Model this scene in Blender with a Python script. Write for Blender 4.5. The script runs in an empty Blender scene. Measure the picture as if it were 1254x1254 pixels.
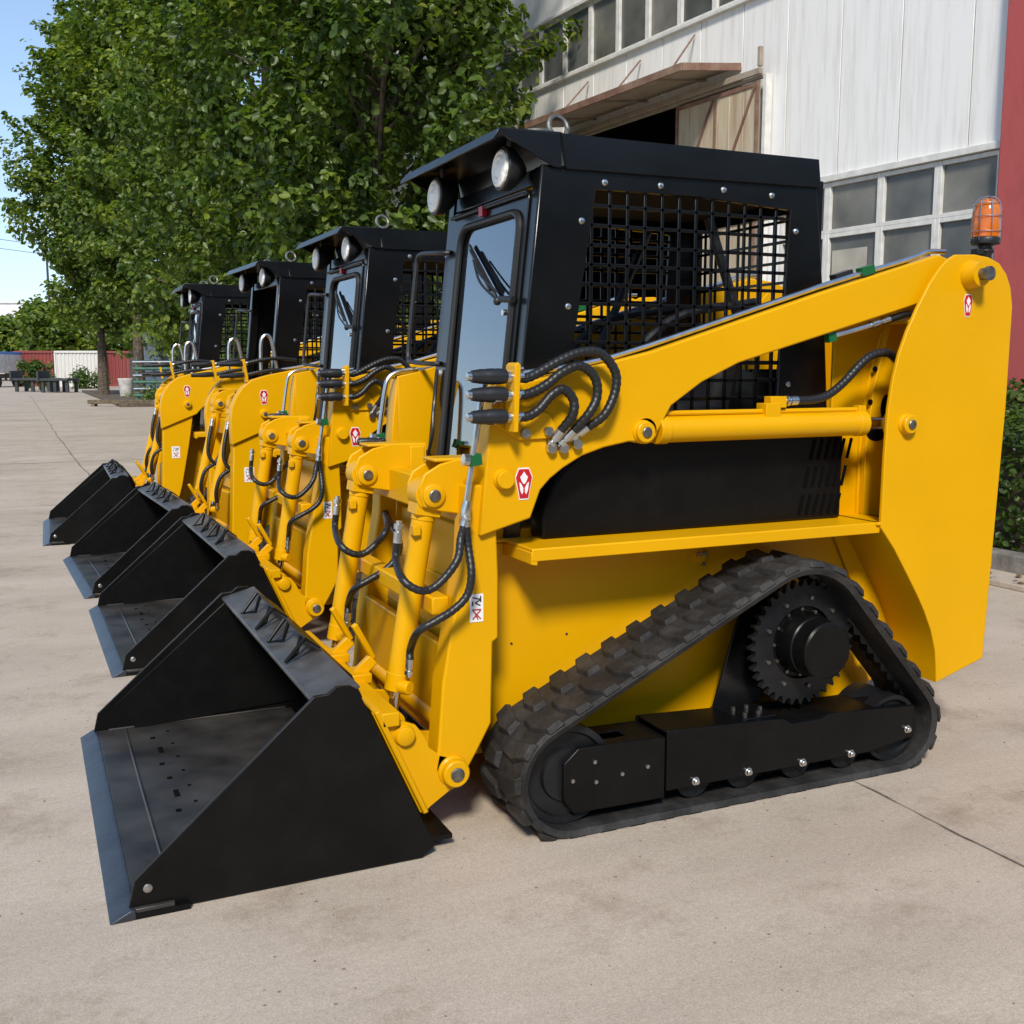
import bpy, bmesh, math, random
import numpy as np
from mathutils import Vector, Matrix, Euler

random.seed(7)
R = math.radians
PI = math.pi
S = bpy.context.scene
C = S.collection

# ------------------------------------------------------------------ materials
def nt(m):
    return m.node_tree.nodes, m.node_tree.links

def pbr(name, col, rough=0.5, metal=0.0, spec=0.5, coat=0.0, var=0.0, vscale=6.0, bump=0.0, bscale=60.0,
        rvar=0.0, dust=None, dust_amt=0.0):
    m = bpy.data.materials.new(name); m.use_nodes = True
    n, l = nt(m); b = n['Principled BSDF']
    b.inputs['Base Color'].default_value = (*col, 1)
    b.inputs['Roughness'].default_value = rough
    b.inputs['Metallic'].default_value = metal
    b.inputs['Specular IOR Level'].default_value = spec
    b.inputs['Coat Weight'].default_value = coat
    b.inputs['Coat Roughness'].default_value = 0.12
    tc = n.new('ShaderNodeTexCoord')
    last = None
    if var > 0:
        t = n.new('ShaderNodeTexNoise'); t.inputs['Scale'].default_value = vscale; t.inputs['Detail'].default_value = 6
        l.new(tc.outputs['Object'], t.inputs['Vector'])
        r = n.new('ShaderNodeMapRange'); r.inputs['From Min'].default_value = .3; r.inputs['From Max'].default_value = .7
        r.inputs['To Min'].default_value = 1 - var; r.inputs['To Max'].default_value = 1 + var
        l.new(t.outputs['Fac'], r.inputs['Value'])
        mx = n.new('ShaderNodeMix'); mx.data_type = 'RGBA'; mx.blend_type = 'MULTIPLY'; mx.inputs['Factor'].default_value = 1
        mx.inputs['A'].default_value = (*col, 1); l.new(r.outputs['Result'], mx.inputs['B'])
        last = mx.outputs['Result']
        if rvar > 0:
            r2 = n.new('ShaderNodeMapRange'); r2.inputs['To Min'].default_value = max(0, rough - rvar); r2.inputs['To Max'].default_value = rough + rvar
            l.new(t.outputs['Fac'], r2.inputs['Value']); l.new(r2.outputs['Result'], b.inputs['Roughness'])
    if dust is not None:
        t2 = n.new('ShaderNodeTexNoise'); t2.inputs['Scale'].default_value = 9; t2.inputs['Detail'].default_value = 8; t2.inputs['Roughness'].default_value = .7
        l.new(tc.outputs['Object'], t2.inputs['Vector'])
        r3 = n.new('ShaderNodeMapRange'); r3.inputs['From Min'].default_value = .45; r3.inputs['From Max'].default_value = .75
        r3.inputs['To Max'].default_value = dust_amt
        l.new(t2.outputs['Fac'], r3.inputs['Value'])
        mx2 = n.new('ShaderNodeMix'); mx2.data_type = 'RGBA'
        l.new(r3.outputs['Result'], mx2.inputs['Factor'])
        if last: l.new(last, mx2.inputs['A'])
        else: mx2.inputs['A'].default_value = (*col, 1)
        mx2.inputs['B'].default_value = (*dust, 1)
        last = mx2.outputs['Result']
    if last: l.new(last, b.inputs['Base Color'])
    if bump > 0:
        t3 = n.new('ShaderNodeTexNoise'); t3.inputs['Scale'].default_value = bscale; t3.inputs['Detail'].default_value = 5
        l.new(tc.outputs['Object'], t3.inputs['Vector'])
        bp = n.new('ShaderNodeBump'); bp.inputs['Strength'].default_value = bump; bp.inputs['Distance'].default_value = .01
        l.new(t3.outputs['Fac'], bp.inputs['Height']); l.new(bp.outputs['Normal'], b.inputs['Normal'])
    return m

YEL = pbr('yellow_paint', (.665, .338, .0), .38, 0, .22, .0, var=.035, vscale=3, bump=.05, bscale=7, rvar=.08)
BLK = pbr('black_paint', (.0045, .0045, .0048), .24, 0, .5, 0, var=.25, vscale=5, bump=.035, bscale=16, rvar=.06)
BKT = pbr('bucket_black', (.0035, .0035, .0035), .40, 0, .2, 0, var=.25, vscale=4, bump=.06, bscale=18, rvar=.10, dust=(.10, .09, .08), dust_amt=.035)
FRM = pbr('frame_black', (.0035, .0035, .0036), .34, 0, .2, 0, var=.25, vscale=5, bump=.05, bscale=18, rvar=.08, dust=(.10, .09, .08), dust_amt=.03)
RAIL_SHEEN = pbr('rail_sky_sheen', (.115, .11, .105), .36, .45, .5, 0, var=.45, vscale=7, bump=.08, bscale=14, rvar=.12, dust=(.05, .045, .04), dust_amt=.5)  # lighter grey base paints the sky's reflection on the bucket's top rail
BFLOOR = pbr('bucket_steel', (.05, .047, .044), .40, .4, .5, 0, var=.5, vscale=6, bump=.07, bscale=12, rvar=.14,
             dust=(.12, .09, .06), dust_amt=.25)
BLIP = pbr('bucket_edge', (.045, .053, .066), .38, .5, .5, 0, var=.3, vscale=12, bump=.08, bscale=50)  # bluish base colour stands in for sky mirrored in the cutting edge
RUB = pbr('track_rubber', (.018, .017, .016), .62, 0, .35, 0, var=.3, vscale=9, bump=.3, bscale=70, dust=(.11, .105, .10), dust_amt=.30)
HOSE = pbr('hose_rubber', (.012, .012, .012), .42, 0, .5)
PLAS = pbr('black_plastic', (.015, .016, .018), .4, 0, .5, 0, bump=.1, bscale=90)
CHR = pbr('zinc_steel', (.62, .62, .60), .28, 1, .5, 0, var=.15, vscale=30)
ROD = pbr('chrome_rod', (.55, .55, .56), .14, 1, .5)
BOLT = pbr('bolt_steel', (.42, .42, .41), .38, 1, .5, 0, var=.3, vscale=60)
PIN = pbr('pin_steel', (.20, .19, .17), .45, .9, .5, 0, var=.4, vscale=60)
SPRK = pbr('sprocket_black', (.011, .012, .014), .45, .3, .5, 0, var=.3, vscale=20, bump=.1)
SEAL = pbr('rubber_seal', (.01, .01, .01), .5)
GREEN = pbr('green_tape', (.004, .10, .025), .45)
REDM = pbr('emblem_red', (.48, .01, .02), .35)
WHT = pbr('emblem_white', (.75, .75, .75), .4)
DRED = pbr('label_red', (.40, .03, .03), .4)
DBLK = pbr('label_black', (.03, .03, .03), .4)
AMB2 = pbr('amber_reflector', (.9, .30, .01), .2)
LENSB = pbr('lamp_reflector', (.93, .91, .85), .3, 0, .5, 0, bump=.8, bscale=45)
SEATM = pbr('seat_vinyl', (.015, .015, .016), .55)

def glass_mat(name, tint, refl, rough=0.0, trans=(1, 1, 1)):
    m = bpy.data.materials.new(name); m.use_nodes = True
    n, l = nt(m); n.remove(n['Principled BSDF']); o = n['Material Output']
    t = n.new('ShaderNodeBsdfTransparent'); t.inputs['Color'].default_value = (*trans, 1)
    g = n.new('ShaderNodeBsdfGlossy'); g.inputs['Color'].default_value = (*tint, 1); g.inputs['Roughness'].default_value = rough
    f = n.new('ShaderNodeFresnel'); f.inputs['IOR'].default_value = 1.5
    a = n.new('ShaderNodeMath'); a.operation = 'MULTIPLY_ADD'; a.inputs[1].default_value = 1; a.inputs[2].default_value = refl; a.use_clamp = True
    l.new(f.outputs[0], a.inputs[0])
    x = n.new('ShaderNodeMixShader'); l.new(a.outputs[0], x.inputs[0]); l.new(t.outputs[0], x.inputs[1]); l.new(g.outputs[0], x.inputs[2])
    l.new(x.outputs[0], o.inputs[0]); return m
GLASS = glass_mat('cab_glass', (.86, .9, .95), .24, .02, (.78, .82, .82))
LENSG = glass_mat('lamp_glass', (1, 1, 1), .0, .02, (.95, .95, .93))

def amber_mat():
    m = bpy.data.materials.new('amber_lens'); m.use_nodes = True
    n, l = nt(m); b = n['Principled BSDF']
    b.inputs['Base Color'].default_value = (.95, .27, .015, 1); b.inputs['Roughness'].default_value = .12
    b.inputs['Transmission Weight'].default_value = .55; b.inputs['Coat Weight'].default_value = .5
    return m
AMBER = amber_mat()

def leaf_mat(name, c1, c2, c3):
    m = bpy.data.materials.new(name); m.use_nodes = True
    n, l = nt(m); b = n['Principled BSDF']; o = n['Material Output']
    a = n.new('ShaderNodeAttribute'); a.attribute_name = 'tint'
    r = n.new('ShaderNodeValToRGB'); e = r.color_ramp.elements
    e[0].position = 0; e[0].color = (*c1, 1); e[1].position = 1; e[1].color = (*c3, 1)
    k = e.new(.6); k.color = (*c2, 1)
    l.new(a.outputs['Fac'], r.inputs['Fac']); l.new(r.outputs['Color'], b.inputs['Base Color'])
    b.inputs['Roughness'].default_value = .42; b.inputs['Specular IOR Level'].default_value = .45
    t = n.new('ShaderNodeBsdfTranslucent')
    h = n.new('ShaderNodeMix'); h.data_type = 'RGBA'; h.blend_type = 'MULTIPLY'; h.inputs['Factor'].default_value = 1
    h.inputs['B'].default_value = (1.5, 1.55, .5, 1); l.new(r.outputs['Color'], h.inputs['A']); l.new(h.outputs['Result'], t.inputs['Color'])
    x = n.new('ShaderNodeMixShader'); x.inputs[0].default_value = .42
    l.new(b.outputs[0], x.inputs[1]); l.new(t.outputs[0], x.inputs[2]); l.new(x.outputs[0], o.inputs[0])
    return m
LEAF = leaf_mat('plane_leaf', (.030, .062, .010), (.095, .155, .022), (.27, .31, .045))
LEAF2 = leaf_mat('plane_leaf_pale', (.042, .080, .013), (.125, .19, .028), (.30, .33, .048))
HEDGE = leaf_mat('hedge_leaf', (.03, .06, .014), (.075, .13, .022), (.19, .24, .045))
BARK = pbr('bark', (.085, .066, .048), .85, 0, .3, 0, var=.5, vscale=9, bump=.8, bscale=22)

def concrete_mat():
    m = bpy.data.materials.new('yard_concrete'); m.use_nodes = True
    n, l = nt(m); b = n['Principled BSDF']; b.inputs['Specular IOR Level'].default_value = .3
    tc = n.new('ShaderNodeTexCoord')
    def noise(scale, det=6, rough=.6, stretch=None):
        t = n.new('ShaderNodeTexNoise'); t.inputs['Scale'].default_value = scale; t.inputs['Detail'].default_value = det; t.inputs['Roughness'].default_value = rough
        if stretch:
            mp = n.new('ShaderNodeMapping'); mp.inputs['Scale'].default_value = stretch; l.new(tc.outputs['Object'], mp.inputs['Vector']); l.new(mp.outputs[0], t.inputs['Vector'])
        else: l.new(tc.outputs['Object'], t.inputs['Vector'])
        return t.outputs['Fac']
    def ramp(src, p0, c0, p1, c1):
        r = n.new('ShaderNodeValToRGB'); e = r.color_ramp.elements
        e[0].position = p0; e[0].color = (*c0, 1); e[1].position = p1; e[1].color = (*c1, 1); l.new(src, r.inputs['Fac']); return r.outputs['Color']
    def mul(a, c):
        x = n.new('ShaderNodeMix'); x.data_type = 'RGBA'; x.blend_type = 'MULTIPLY'; x.inputs['Factor'].default_value = 1
        l.new(a, x.inputs['A']); l.new(c, x.inputs['B']); return x.outputs['Result']
    base = ramp(noise(.55, 8, .62), .28, (.415, .347, .272), .72, (.56, .475, .385))
    w = ramp(noise(1.4, 8, .7, (.35, 1.6, 1)), .3, (.86, .85, .84), .62, (1.05, 1.05, 1.05))
    sp = ramp(noise(2.6, 9, .78), .32, (.74, .71, .67), .49, (1, 1, 1))
    gr = ramp(noise(190, 4, .8), .3, (.68, .68, .68), .7, (1.2, 1.2, 1.2))
    g2 = ramp(noise(60, 5, .8), .3, (.84, .84, .84), .7, (1.10, 1.10, 1.10))
    pit = n.new('ShaderNodeTexVoronoi'); pit.inputs['Scale'].default_value = 13; pit.inputs['Randomness'].default_value = 1; l.new(tc.outputs['Object'], pit.inputs['Vector'])
    pr = ramp(pit.outputs['Distance'], .035, (.45, .42, .38), .07, (1, 1, 1))
    col = mul(mul(mul(mul(mul(base, w), sp), gr), g2), pr)
    l.new(col, b.inputs['Base Color']); b.inputs['Roughness'].default_value = .8
    bp = n.new('ShaderNodeBump'); bp.inputs['Strength'].default_value = .35; bp.inputs['Distance'].default_value = .004
    l.new(noise(120, 5, .7), bp.inputs['Height']); l.new(bp.outputs[0], b.inputs['Normal'])
    return m
CONC = concrete_mat()
JOINT = pbr('joint_dark', (.17, .145, .12), .9, var=.4, vscale=30)
KERB = pbr('kerb_stone', (.17, .155, .135), .85, var=.45, vscale=7, bump=.5, bscale=40, dust=(.28, .25, .2), dust_amt=.5)
SOIL = pbr('soil', (.10, .075, .05), .95, var=.5, vscale=6, bump=.8, bscale=30)

def wall_mat(name, col, dirt, streak=(.5, 2.2, .16), lo=.5, hi=.78, amt=.55, rough=.45):
    m = bpy.data.materials.new(name); m.use_nodes = True
    n, l = nt(m); b = n['Principled BSDF']; b.inputs['Roughness'].default_value = rough
    tc = n.new('ShaderNodeTexCoord'); mp = n.new('ShaderNodeMapping'); mp.inputs['Scale'].default_value = streak
    l.new(tc.outputs['Object'], mp.inputs['Vector'])
    t = n.new('ShaderNodeTexNoise'); t.inputs['Scale'].default_value = 5; t.inputs['Detail'].default_value = 8; t.inputs['Roughness'].default_value = .65
    l.new(mp.outputs[0], t.inputs['Vector'])
    r = n.new('ShaderNodeMapRange'); r.inputs['From Min'].default_value = lo; r.inputs['From Max'].default_value = hi; r.inputs['To Max'].default_value = amt
    l.new(t.outputs['Fac'], r.inputs['Value'])
    t2 = n.new('ShaderNodeTexNoise'); t2.inputs['Scale'].default_value = 2.3; t2.inputs['Detail'].default_value = 10; t2.inputs['Roughness'].default_value = .75
    l.new(tc.outputs['Object'], t2.inputs['Vector'])
    r2 = n.new('ShaderNodeMapRange'); r2.inputs['From Min'].default_value = .66; r2.inputs['From Max'].default_value = .74; r2.inputs['To Max'].default_value = .5
    l.new(t2.outputs['Fac'], r2.inputs['Value'])
    mx = n.new('ShaderNodeMath'); mx.operation = 'MAXIMUM'; l.new(r.outputs[0], mx.inputs[0]); l.new(r2.outputs[0], mx.inputs[1])
    x = n.new('ShaderNodeMix'); x.data_type = 'RGBA'; l.new(mx.outputs[0], x.inputs['Factor'])
    x.inputs['A'].default_value = (*col, 1); x.inputs['B'].default_value = (*dirt, 1); l.new(x.outputs['Result'], b.inputs['Base Color'])
    return m
WALL = wall_mat('white_cladding', (.79, .775, .745), (.44, .40, .33), lo=.47)
DOORM = wall_mat('cream_door_sheet', (.50, .43, .31), (.27, .15, .07), amt=.85, lo=.44)
REDW = wall_mat('red_render', (.40, .075, .07), (.24, .05, .045), streak=(1, 1, .4), lo=.5, amt=.7, rough=.7)
RUST = wall_mat('rusty_steel', (.17, .085, .06), (.30, .22, .15), streak=(1, 1, 1), lo=.4, amt=.9, rough=.75)
SOFF = wall_mat('canopy_sheet', (.34, .29, .225), (.20, .13, .085), streak=(1, 1, 1), lo=.45, amt=.8, rough=.7)
WFRAME = pbr('window_frame_white', (.62, .61, .57), .5, var=.12, vscale=9)
WGLASS = pbr('dusty_window_glass', (.095, .095, .088), .22, 0, .35, 0, var=.35, vscale=1.6, rvar=.1)
SLOT = pbr('slot_black', (.002, .002, .002), .9, 0, .1)
WG = [pbr('dusty_window_glass_%s' % k, c_, .25, 0, .4, 0, var=.4, vscale=1.7, rvar=.1) for k, c_ in (('grey', (.11, .11, .102)), ('warm', (.15, .145, .125)), ('dim', (.085, .087, .082)))]
DARK = pbr('dark_interior', (.012, .012, .011), .9)
BEIGE_REFL = pbr('beige_reflection', (.36, .34, .28), .8, var=.2, vscale=3)  # beige tone of the reflection painted into window panes
CONTR = wall_mat('container_red', (.22, .045, .04), (.16, .05, .04), lo=.5, amt=.5)
CONTW = wall_mat('container_white', (.58, .57, .54), (.30, .15, .10), lo=.55, amt=.7)
FARW = pbr('far_wall', (.62, .62, .62), .8, var=.1, vscale=.4)
BLUE = pbr('truck_blue', (.05, .19, .50), .5)
POTW = pbr('planter_white', (.55, .53, .50), .7, var=.25, vscale=4)
GRN = pbr('green_steel', (.045, .13, .09), .5, var=.3, vscale=8)
WOOD = pbr('weathered_timber', (.12, .095, .06), .85, var=.5, vscale=8)
STEELD = pbr('dark_steel', (.03, .032, .033), .6, var=.4, vscale=8)
TYRE = pbr('tyre', (.02, .02, .02), .8)

# ------------------------------------------------------------------ mesh helpers
class MB:
    def __init__(s): s.v = []; s.f = []
    def add(s, vs, fs):
        o = len(s.v); s.v += [tuple(v) for v in vs]; s.f += [tuple(i + o for i in f) for f in fs]; return s
    def box(s, c, d, rot=None):
        x, y, z = d[0] / 2, d[1] / 2, d[2] / 2
        vs = [Vector(p) for p in ((-x, -y, -z), (x, -y, -z), (x, y, -z), (-x, y, -z), (-x, -y, z), (x, -y, z), (x, y, z), (-x, y, z))]
        if rot: 
            m = Euler(rot).to_matrix(); vs = [m @ v for v in vs]
        return s.add([v + Vector(c) for v in vs], [(0, 3, 2, 1), (4, 5, 6, 7), (0, 1, 5, 4), (1, 2, 6, 5), (2, 3, 7, 6), (3, 0, 4, 7)])
    def bar(s, a, b, w, h, up=(0, 0, 1)):
        a, b = Vector(a), Vector(b); d = (b - a).normalized(); u = Vector(up)
        if abs(d.dot(u)) > .98: u = Vector((1, 0, 0))
        r = d.cross(u).normalized(); u = r.cross(d)
        vs = []
        for p in (a, b):
            for i, j in ((-1, -1), (1, -1), (1, 1), (-1, 1)): vs.append(p + r * (i * w / 2) + u * (j * h / 2))
        return s.add(vs, [(0, 3, 2, 1), (4, 5, 6, 7), (0, 1, 5, 4), (1, 2, 6, 5), (2, 3, 7, 6), (3, 0, 4, 7)])
    def prism(s, poly, y0, y1):                       # polygon in x,z extruded along y
        n = len(poly)
        vs = [(x, y0, z) for x, z in poly] + [(x, y1, z) for x, z in poly]
        return s.add(vs, [tuple(range(n)), tuple(range(2 * n - 1, n - 1, -1))] + [(i, i + n, (i + 1) % n + n, (i + 1) % n) for i in range(n)])
    def strip(s, path, y0, y1, t):                    # sheet following a path in x,z, thickness t to its left
        P = [Vector((p[0], p[1])) for p in path]; q = []
        for i, p in enumerate(P):
            a = P[max(i - 1, 0)]; b = P[min(i + 1, len(P) - 1)]; d = (b - a).normalized(); q.append(p + Vector((-d.y, d.x)) * t)
        return s.prism([tuple(p) for p in P] + [tuple(p) for p in reversed(q)], y0, y1)
    def cyl(s, a, b, r, r2=None, n=20):
        a, b = Vector(a), Vector(b); r2 = r if r2 is None else r2
        d = (b - a).normalized(); u = d.orthogonal().normalized(); w = d.cross(u)
        vs = []
        for p, q in ((a, r), (b, r2)):
            for i in range(n): t = 2 * PI * i / n; vs.append(p + (u * math.cos(t) + w * math.sin(t)) * q)
        return s.add(vs, [tuple(range(n - 1, -1, -1)), tuple(range(n, 2 * n))] + [(i, (i + 1) % n, (i + 1) % n + n, i + n) for i in range(n)])
    def lathe(s, o, ax, prof, n=24):                  # prof: (distance along axis, radius)
        o, d = Vector(o), Vector(ax).normalized(); u = d.orthogonal().normalized(); w = d.cross(u); vs = []; fs = []
        for h, r in prof:
            for i in range(n): t = 2 * PI * i / n; vs.append(o + d * h + (u * math.cos(t) + w * math.sin(t)) * max(r, 1e-4))
        for k in range(len(prof) - 1):
            for i in range(n): j = (i + 1) % n; fs.append((k * n + i, k * n + j, k * n + n + j, k * n + n + i))
        fs += [tuple(range(n - 1, -1, -1)), tuple(range((len(prof) - 1) * n, len(prof) * n))]
        return s.add(vs, fs)
    def tube(s, pts, r, n=10, smooth=6, closed=False, ridge=None):
        P = [Vector(p) for p in pts]
        if smooth and len(P) > 2:
            Q = []; m = len(P); seg = m if closed else m - 1
            for i in range(seg):
                a = P[(i - 1) % m] if closed or i > 0 else P[0] * 2 - P[1]
                b, c_ = P[i], P[(i + 1) % m]
                d = P[(i + 2) % m] if closed or i + 2 < m else c_ * 2 - b
                for k in range(smooth):
                    t = k / smooth
                    Q.append(.5 * ((2 * b) + (c_ - a) * t + (2 * a - 5 * b + 4 * c_ - d) * t * t + (3 * b - a - 3 * c_ + d) * t ** 3))
            if not closed: Q.append(P[-1])
            P = Q
        if ridge:                                      # spiral wrap: resample and modulate the radius
            L = [0]
            for i in range(1, len(P)): L.append(L[-1] + (P[i] - P[i - 1]).length)
            k = max(4, int(L[-1] / (ridge / 4))); Q = []
            j = 0
            for i in range(k + 1):
                t = L[-1] * i / k
                while j < len(L) - 2 and L[j + 1] < t: j += 1
                w = (t - L[j]) / max(1e-9, L[j + 1] - L[j]); Q.append(P[j].lerp(P[j + 1], w))
            P = Q
        m = len(P); vs = []; fs = []
        d0 = (P[1] - P[0]).normalized(); u = d0.orthogonal().normalized()
        for i, p in enumerate(P):
            if closed: d = (P[(i + 1) % m] - P[i - 1]).normalized()
            else: d = (P[min(i + 1, m - 1)] - P[max(i - 1, 0)]).normalized()
            u = (u - d * u.dot(d)).normalized(); w = d.cross(u)
            for k in range(n):
                t = 2 * PI * k / n
                rr = r * (1 + .055 * math.sin(i * PI / 2 + t)) if ridge else r
                vs.append(p + (u * math.cos(t) + w * math.sin(t)) * rr)
        for i in range(m if closed else m - 1):
            for k in range(n):
                a = i * n + k; b = i * n + (k + 1) % n; e = ((i + 1) % m) * n
                fs.append((a, b, e + (k + 1) % n, e + k))
        if not closed: fs += [tuple(range(n - 1, -1, -1)), tuple(range((m - 1) * n, m * n))]
        return s.add(vs, fs)
    def ring(s, outer, inner, fmap, t):               # plate with a hole; loops of equal length; fmap(u, v, depth) -> point
        n = len(outer); vs = [fmap(*p, 0) for p in outer] + [fmap(*p, 0) for p in inner] + [fmap(*p, t) for p in outer] + [fmap(*p, t) for p in inner]
        fs = []
        for i in range(n):
            j = (i + 1) % n
            fs += [(i, j, n + j, n + i), (2 * n + j, 2 * n + i, 3 * n + i, 3 * n + j), (i, 2 * n + i, 2 * n + j, j), (n + j, 3 * n + j, 3 * n + i, n + i)]
        return s.add(vs, fs)
    def sphere(s, c, r, n=12, sc=(1, 1, 1)):
        vs = []; fs = []; m = n // 2
        for i in range(m + 1):
            a = PI * i / m
            for k in range(n): t = 2 * PI * k / n; vs.append((c[0] + r * sc[0] * math.sin(a) * math.cos(t), c[1] + r * sc[1] * math.sin(a) * math.sin(t), c[2] + r * sc[2] * math.cos(a)))
        for i in range(m):
            for k in range(n): fs.append((i * n + k, i * n + (k + 1) % n, (i + 1) * n + (k + 1) % n, (i + 1) * n + k))
        return s.add(vs, fs)
    def build(s, name, mat, parent=None, bevel=0.0, smooth=35, label=None):
        me = bpy.data.meshes.new(name); me.from_pydata(s.v, [], s.f); me.materials.append(mat)
        bm = bmesh.new(); bm.from_mesh(me); bmesh.ops.remove_doubles(bm, verts=bm.verts, dist=1e-5)
        bmesh.ops.recalc_face_normals(bm, faces=bm.faces); bm.to_mesh(me); bm.free()
        me.polygons.foreach_set('use_smooth', [True] * len(me.polygons)); me.set_sharp_from_angle(angle=R(smooth))
        o = bpy.data.objects.new(name, me); C.objects.link(o)
        if parent: o.parent = parent
        if bevel > 0:
            b = o.modifiers.new('edge', 'BEVEL'); b.width = bevel; b.segments = 2; b.limit_method = 'ANGLE'; b.angle_limit = R(40)
        if label: o['label'] = label
        return o

def empty(name, loc=(0, 0, 0), rz=0):
    o = bpy.data.objects.new(name, None); o.empty_display_size = .2; C.objects.link(o); o.location = loc; o.rotation_euler = (0, 0, rz); return o
def tag(o, label, cat, group=None):
    o['label'] = label; o['category'] = cat
    if group: o['group'] = group
    return o
def struct(o): o['kind'] = 'structure'; return o
def copy_tree(o, parent=None, skip=()):
    c = o.copy(); C.objects.link(c); c.parent = parent
    for ch in list(o.children):
        if ch.name.split('.')[0] not in skip: copy_tree(ch, c, skip)
    return c
def rrect(u0, v0, u1, v1, r, k=5):
    p = []
    for cx, cy, a in ((u1 - r, v1 - r, 0), (u0 + r, v1 - r, 90), (u0 + r, v0 + r, 180), (u1 - r, v0 + r, 270)):
        for i in range(k + 1): t = R(a + 90 * i / k); p.append((cx + r * math.cos(t), cy + r * math.sin(t)))
    return p
def far(y): return -y - .11                             # mirror of the near side to the far side of a loader

# ------------------------------------------------------------------ tracked loader
def hull(circles, off, n=48):
    pts = []
    for x, z, r in circles:
        for i in range(n): t = 2 * PI * i / n; pts.append((round(x + (r + off) * math.cos(t), 5), round(z + (r + off) * math.sin(t), 5)))
    pts = sorted(set(pts))
    def half(p):
        h = []
        for q in p:
            while len(h) > 1 and (h[-1][0] - h[-2][0]) * (q[1] - h[-2][1]) - (h[-1][1] - h[-2][1]) * (q[0] - h[-2][0]) <= 0: h.pop()
            h.append(q)
        return h
    a = half(pts); b = half(pts[::-1]); return a[:-1] + b[:-1]
def resample(loop, step, n=None):
    L = [0]; P = [Vector((p[0], p[1])) for p in loop]; P.append(P[0])
    for i in range(1, len(P)): L.append(L[-1] + (P[i] - P[i - 1]).length)
    n = n or round(L[-1] / step); out = []; j = 0
    for i in range(n):
        t = L[-1] * i / n
        while L[j + 1] < t: j += 1
        out.append(P[j].lerp(P[j + 1], (t - L[j]) / (L[j + 1] - L[j])))
    return out

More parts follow.
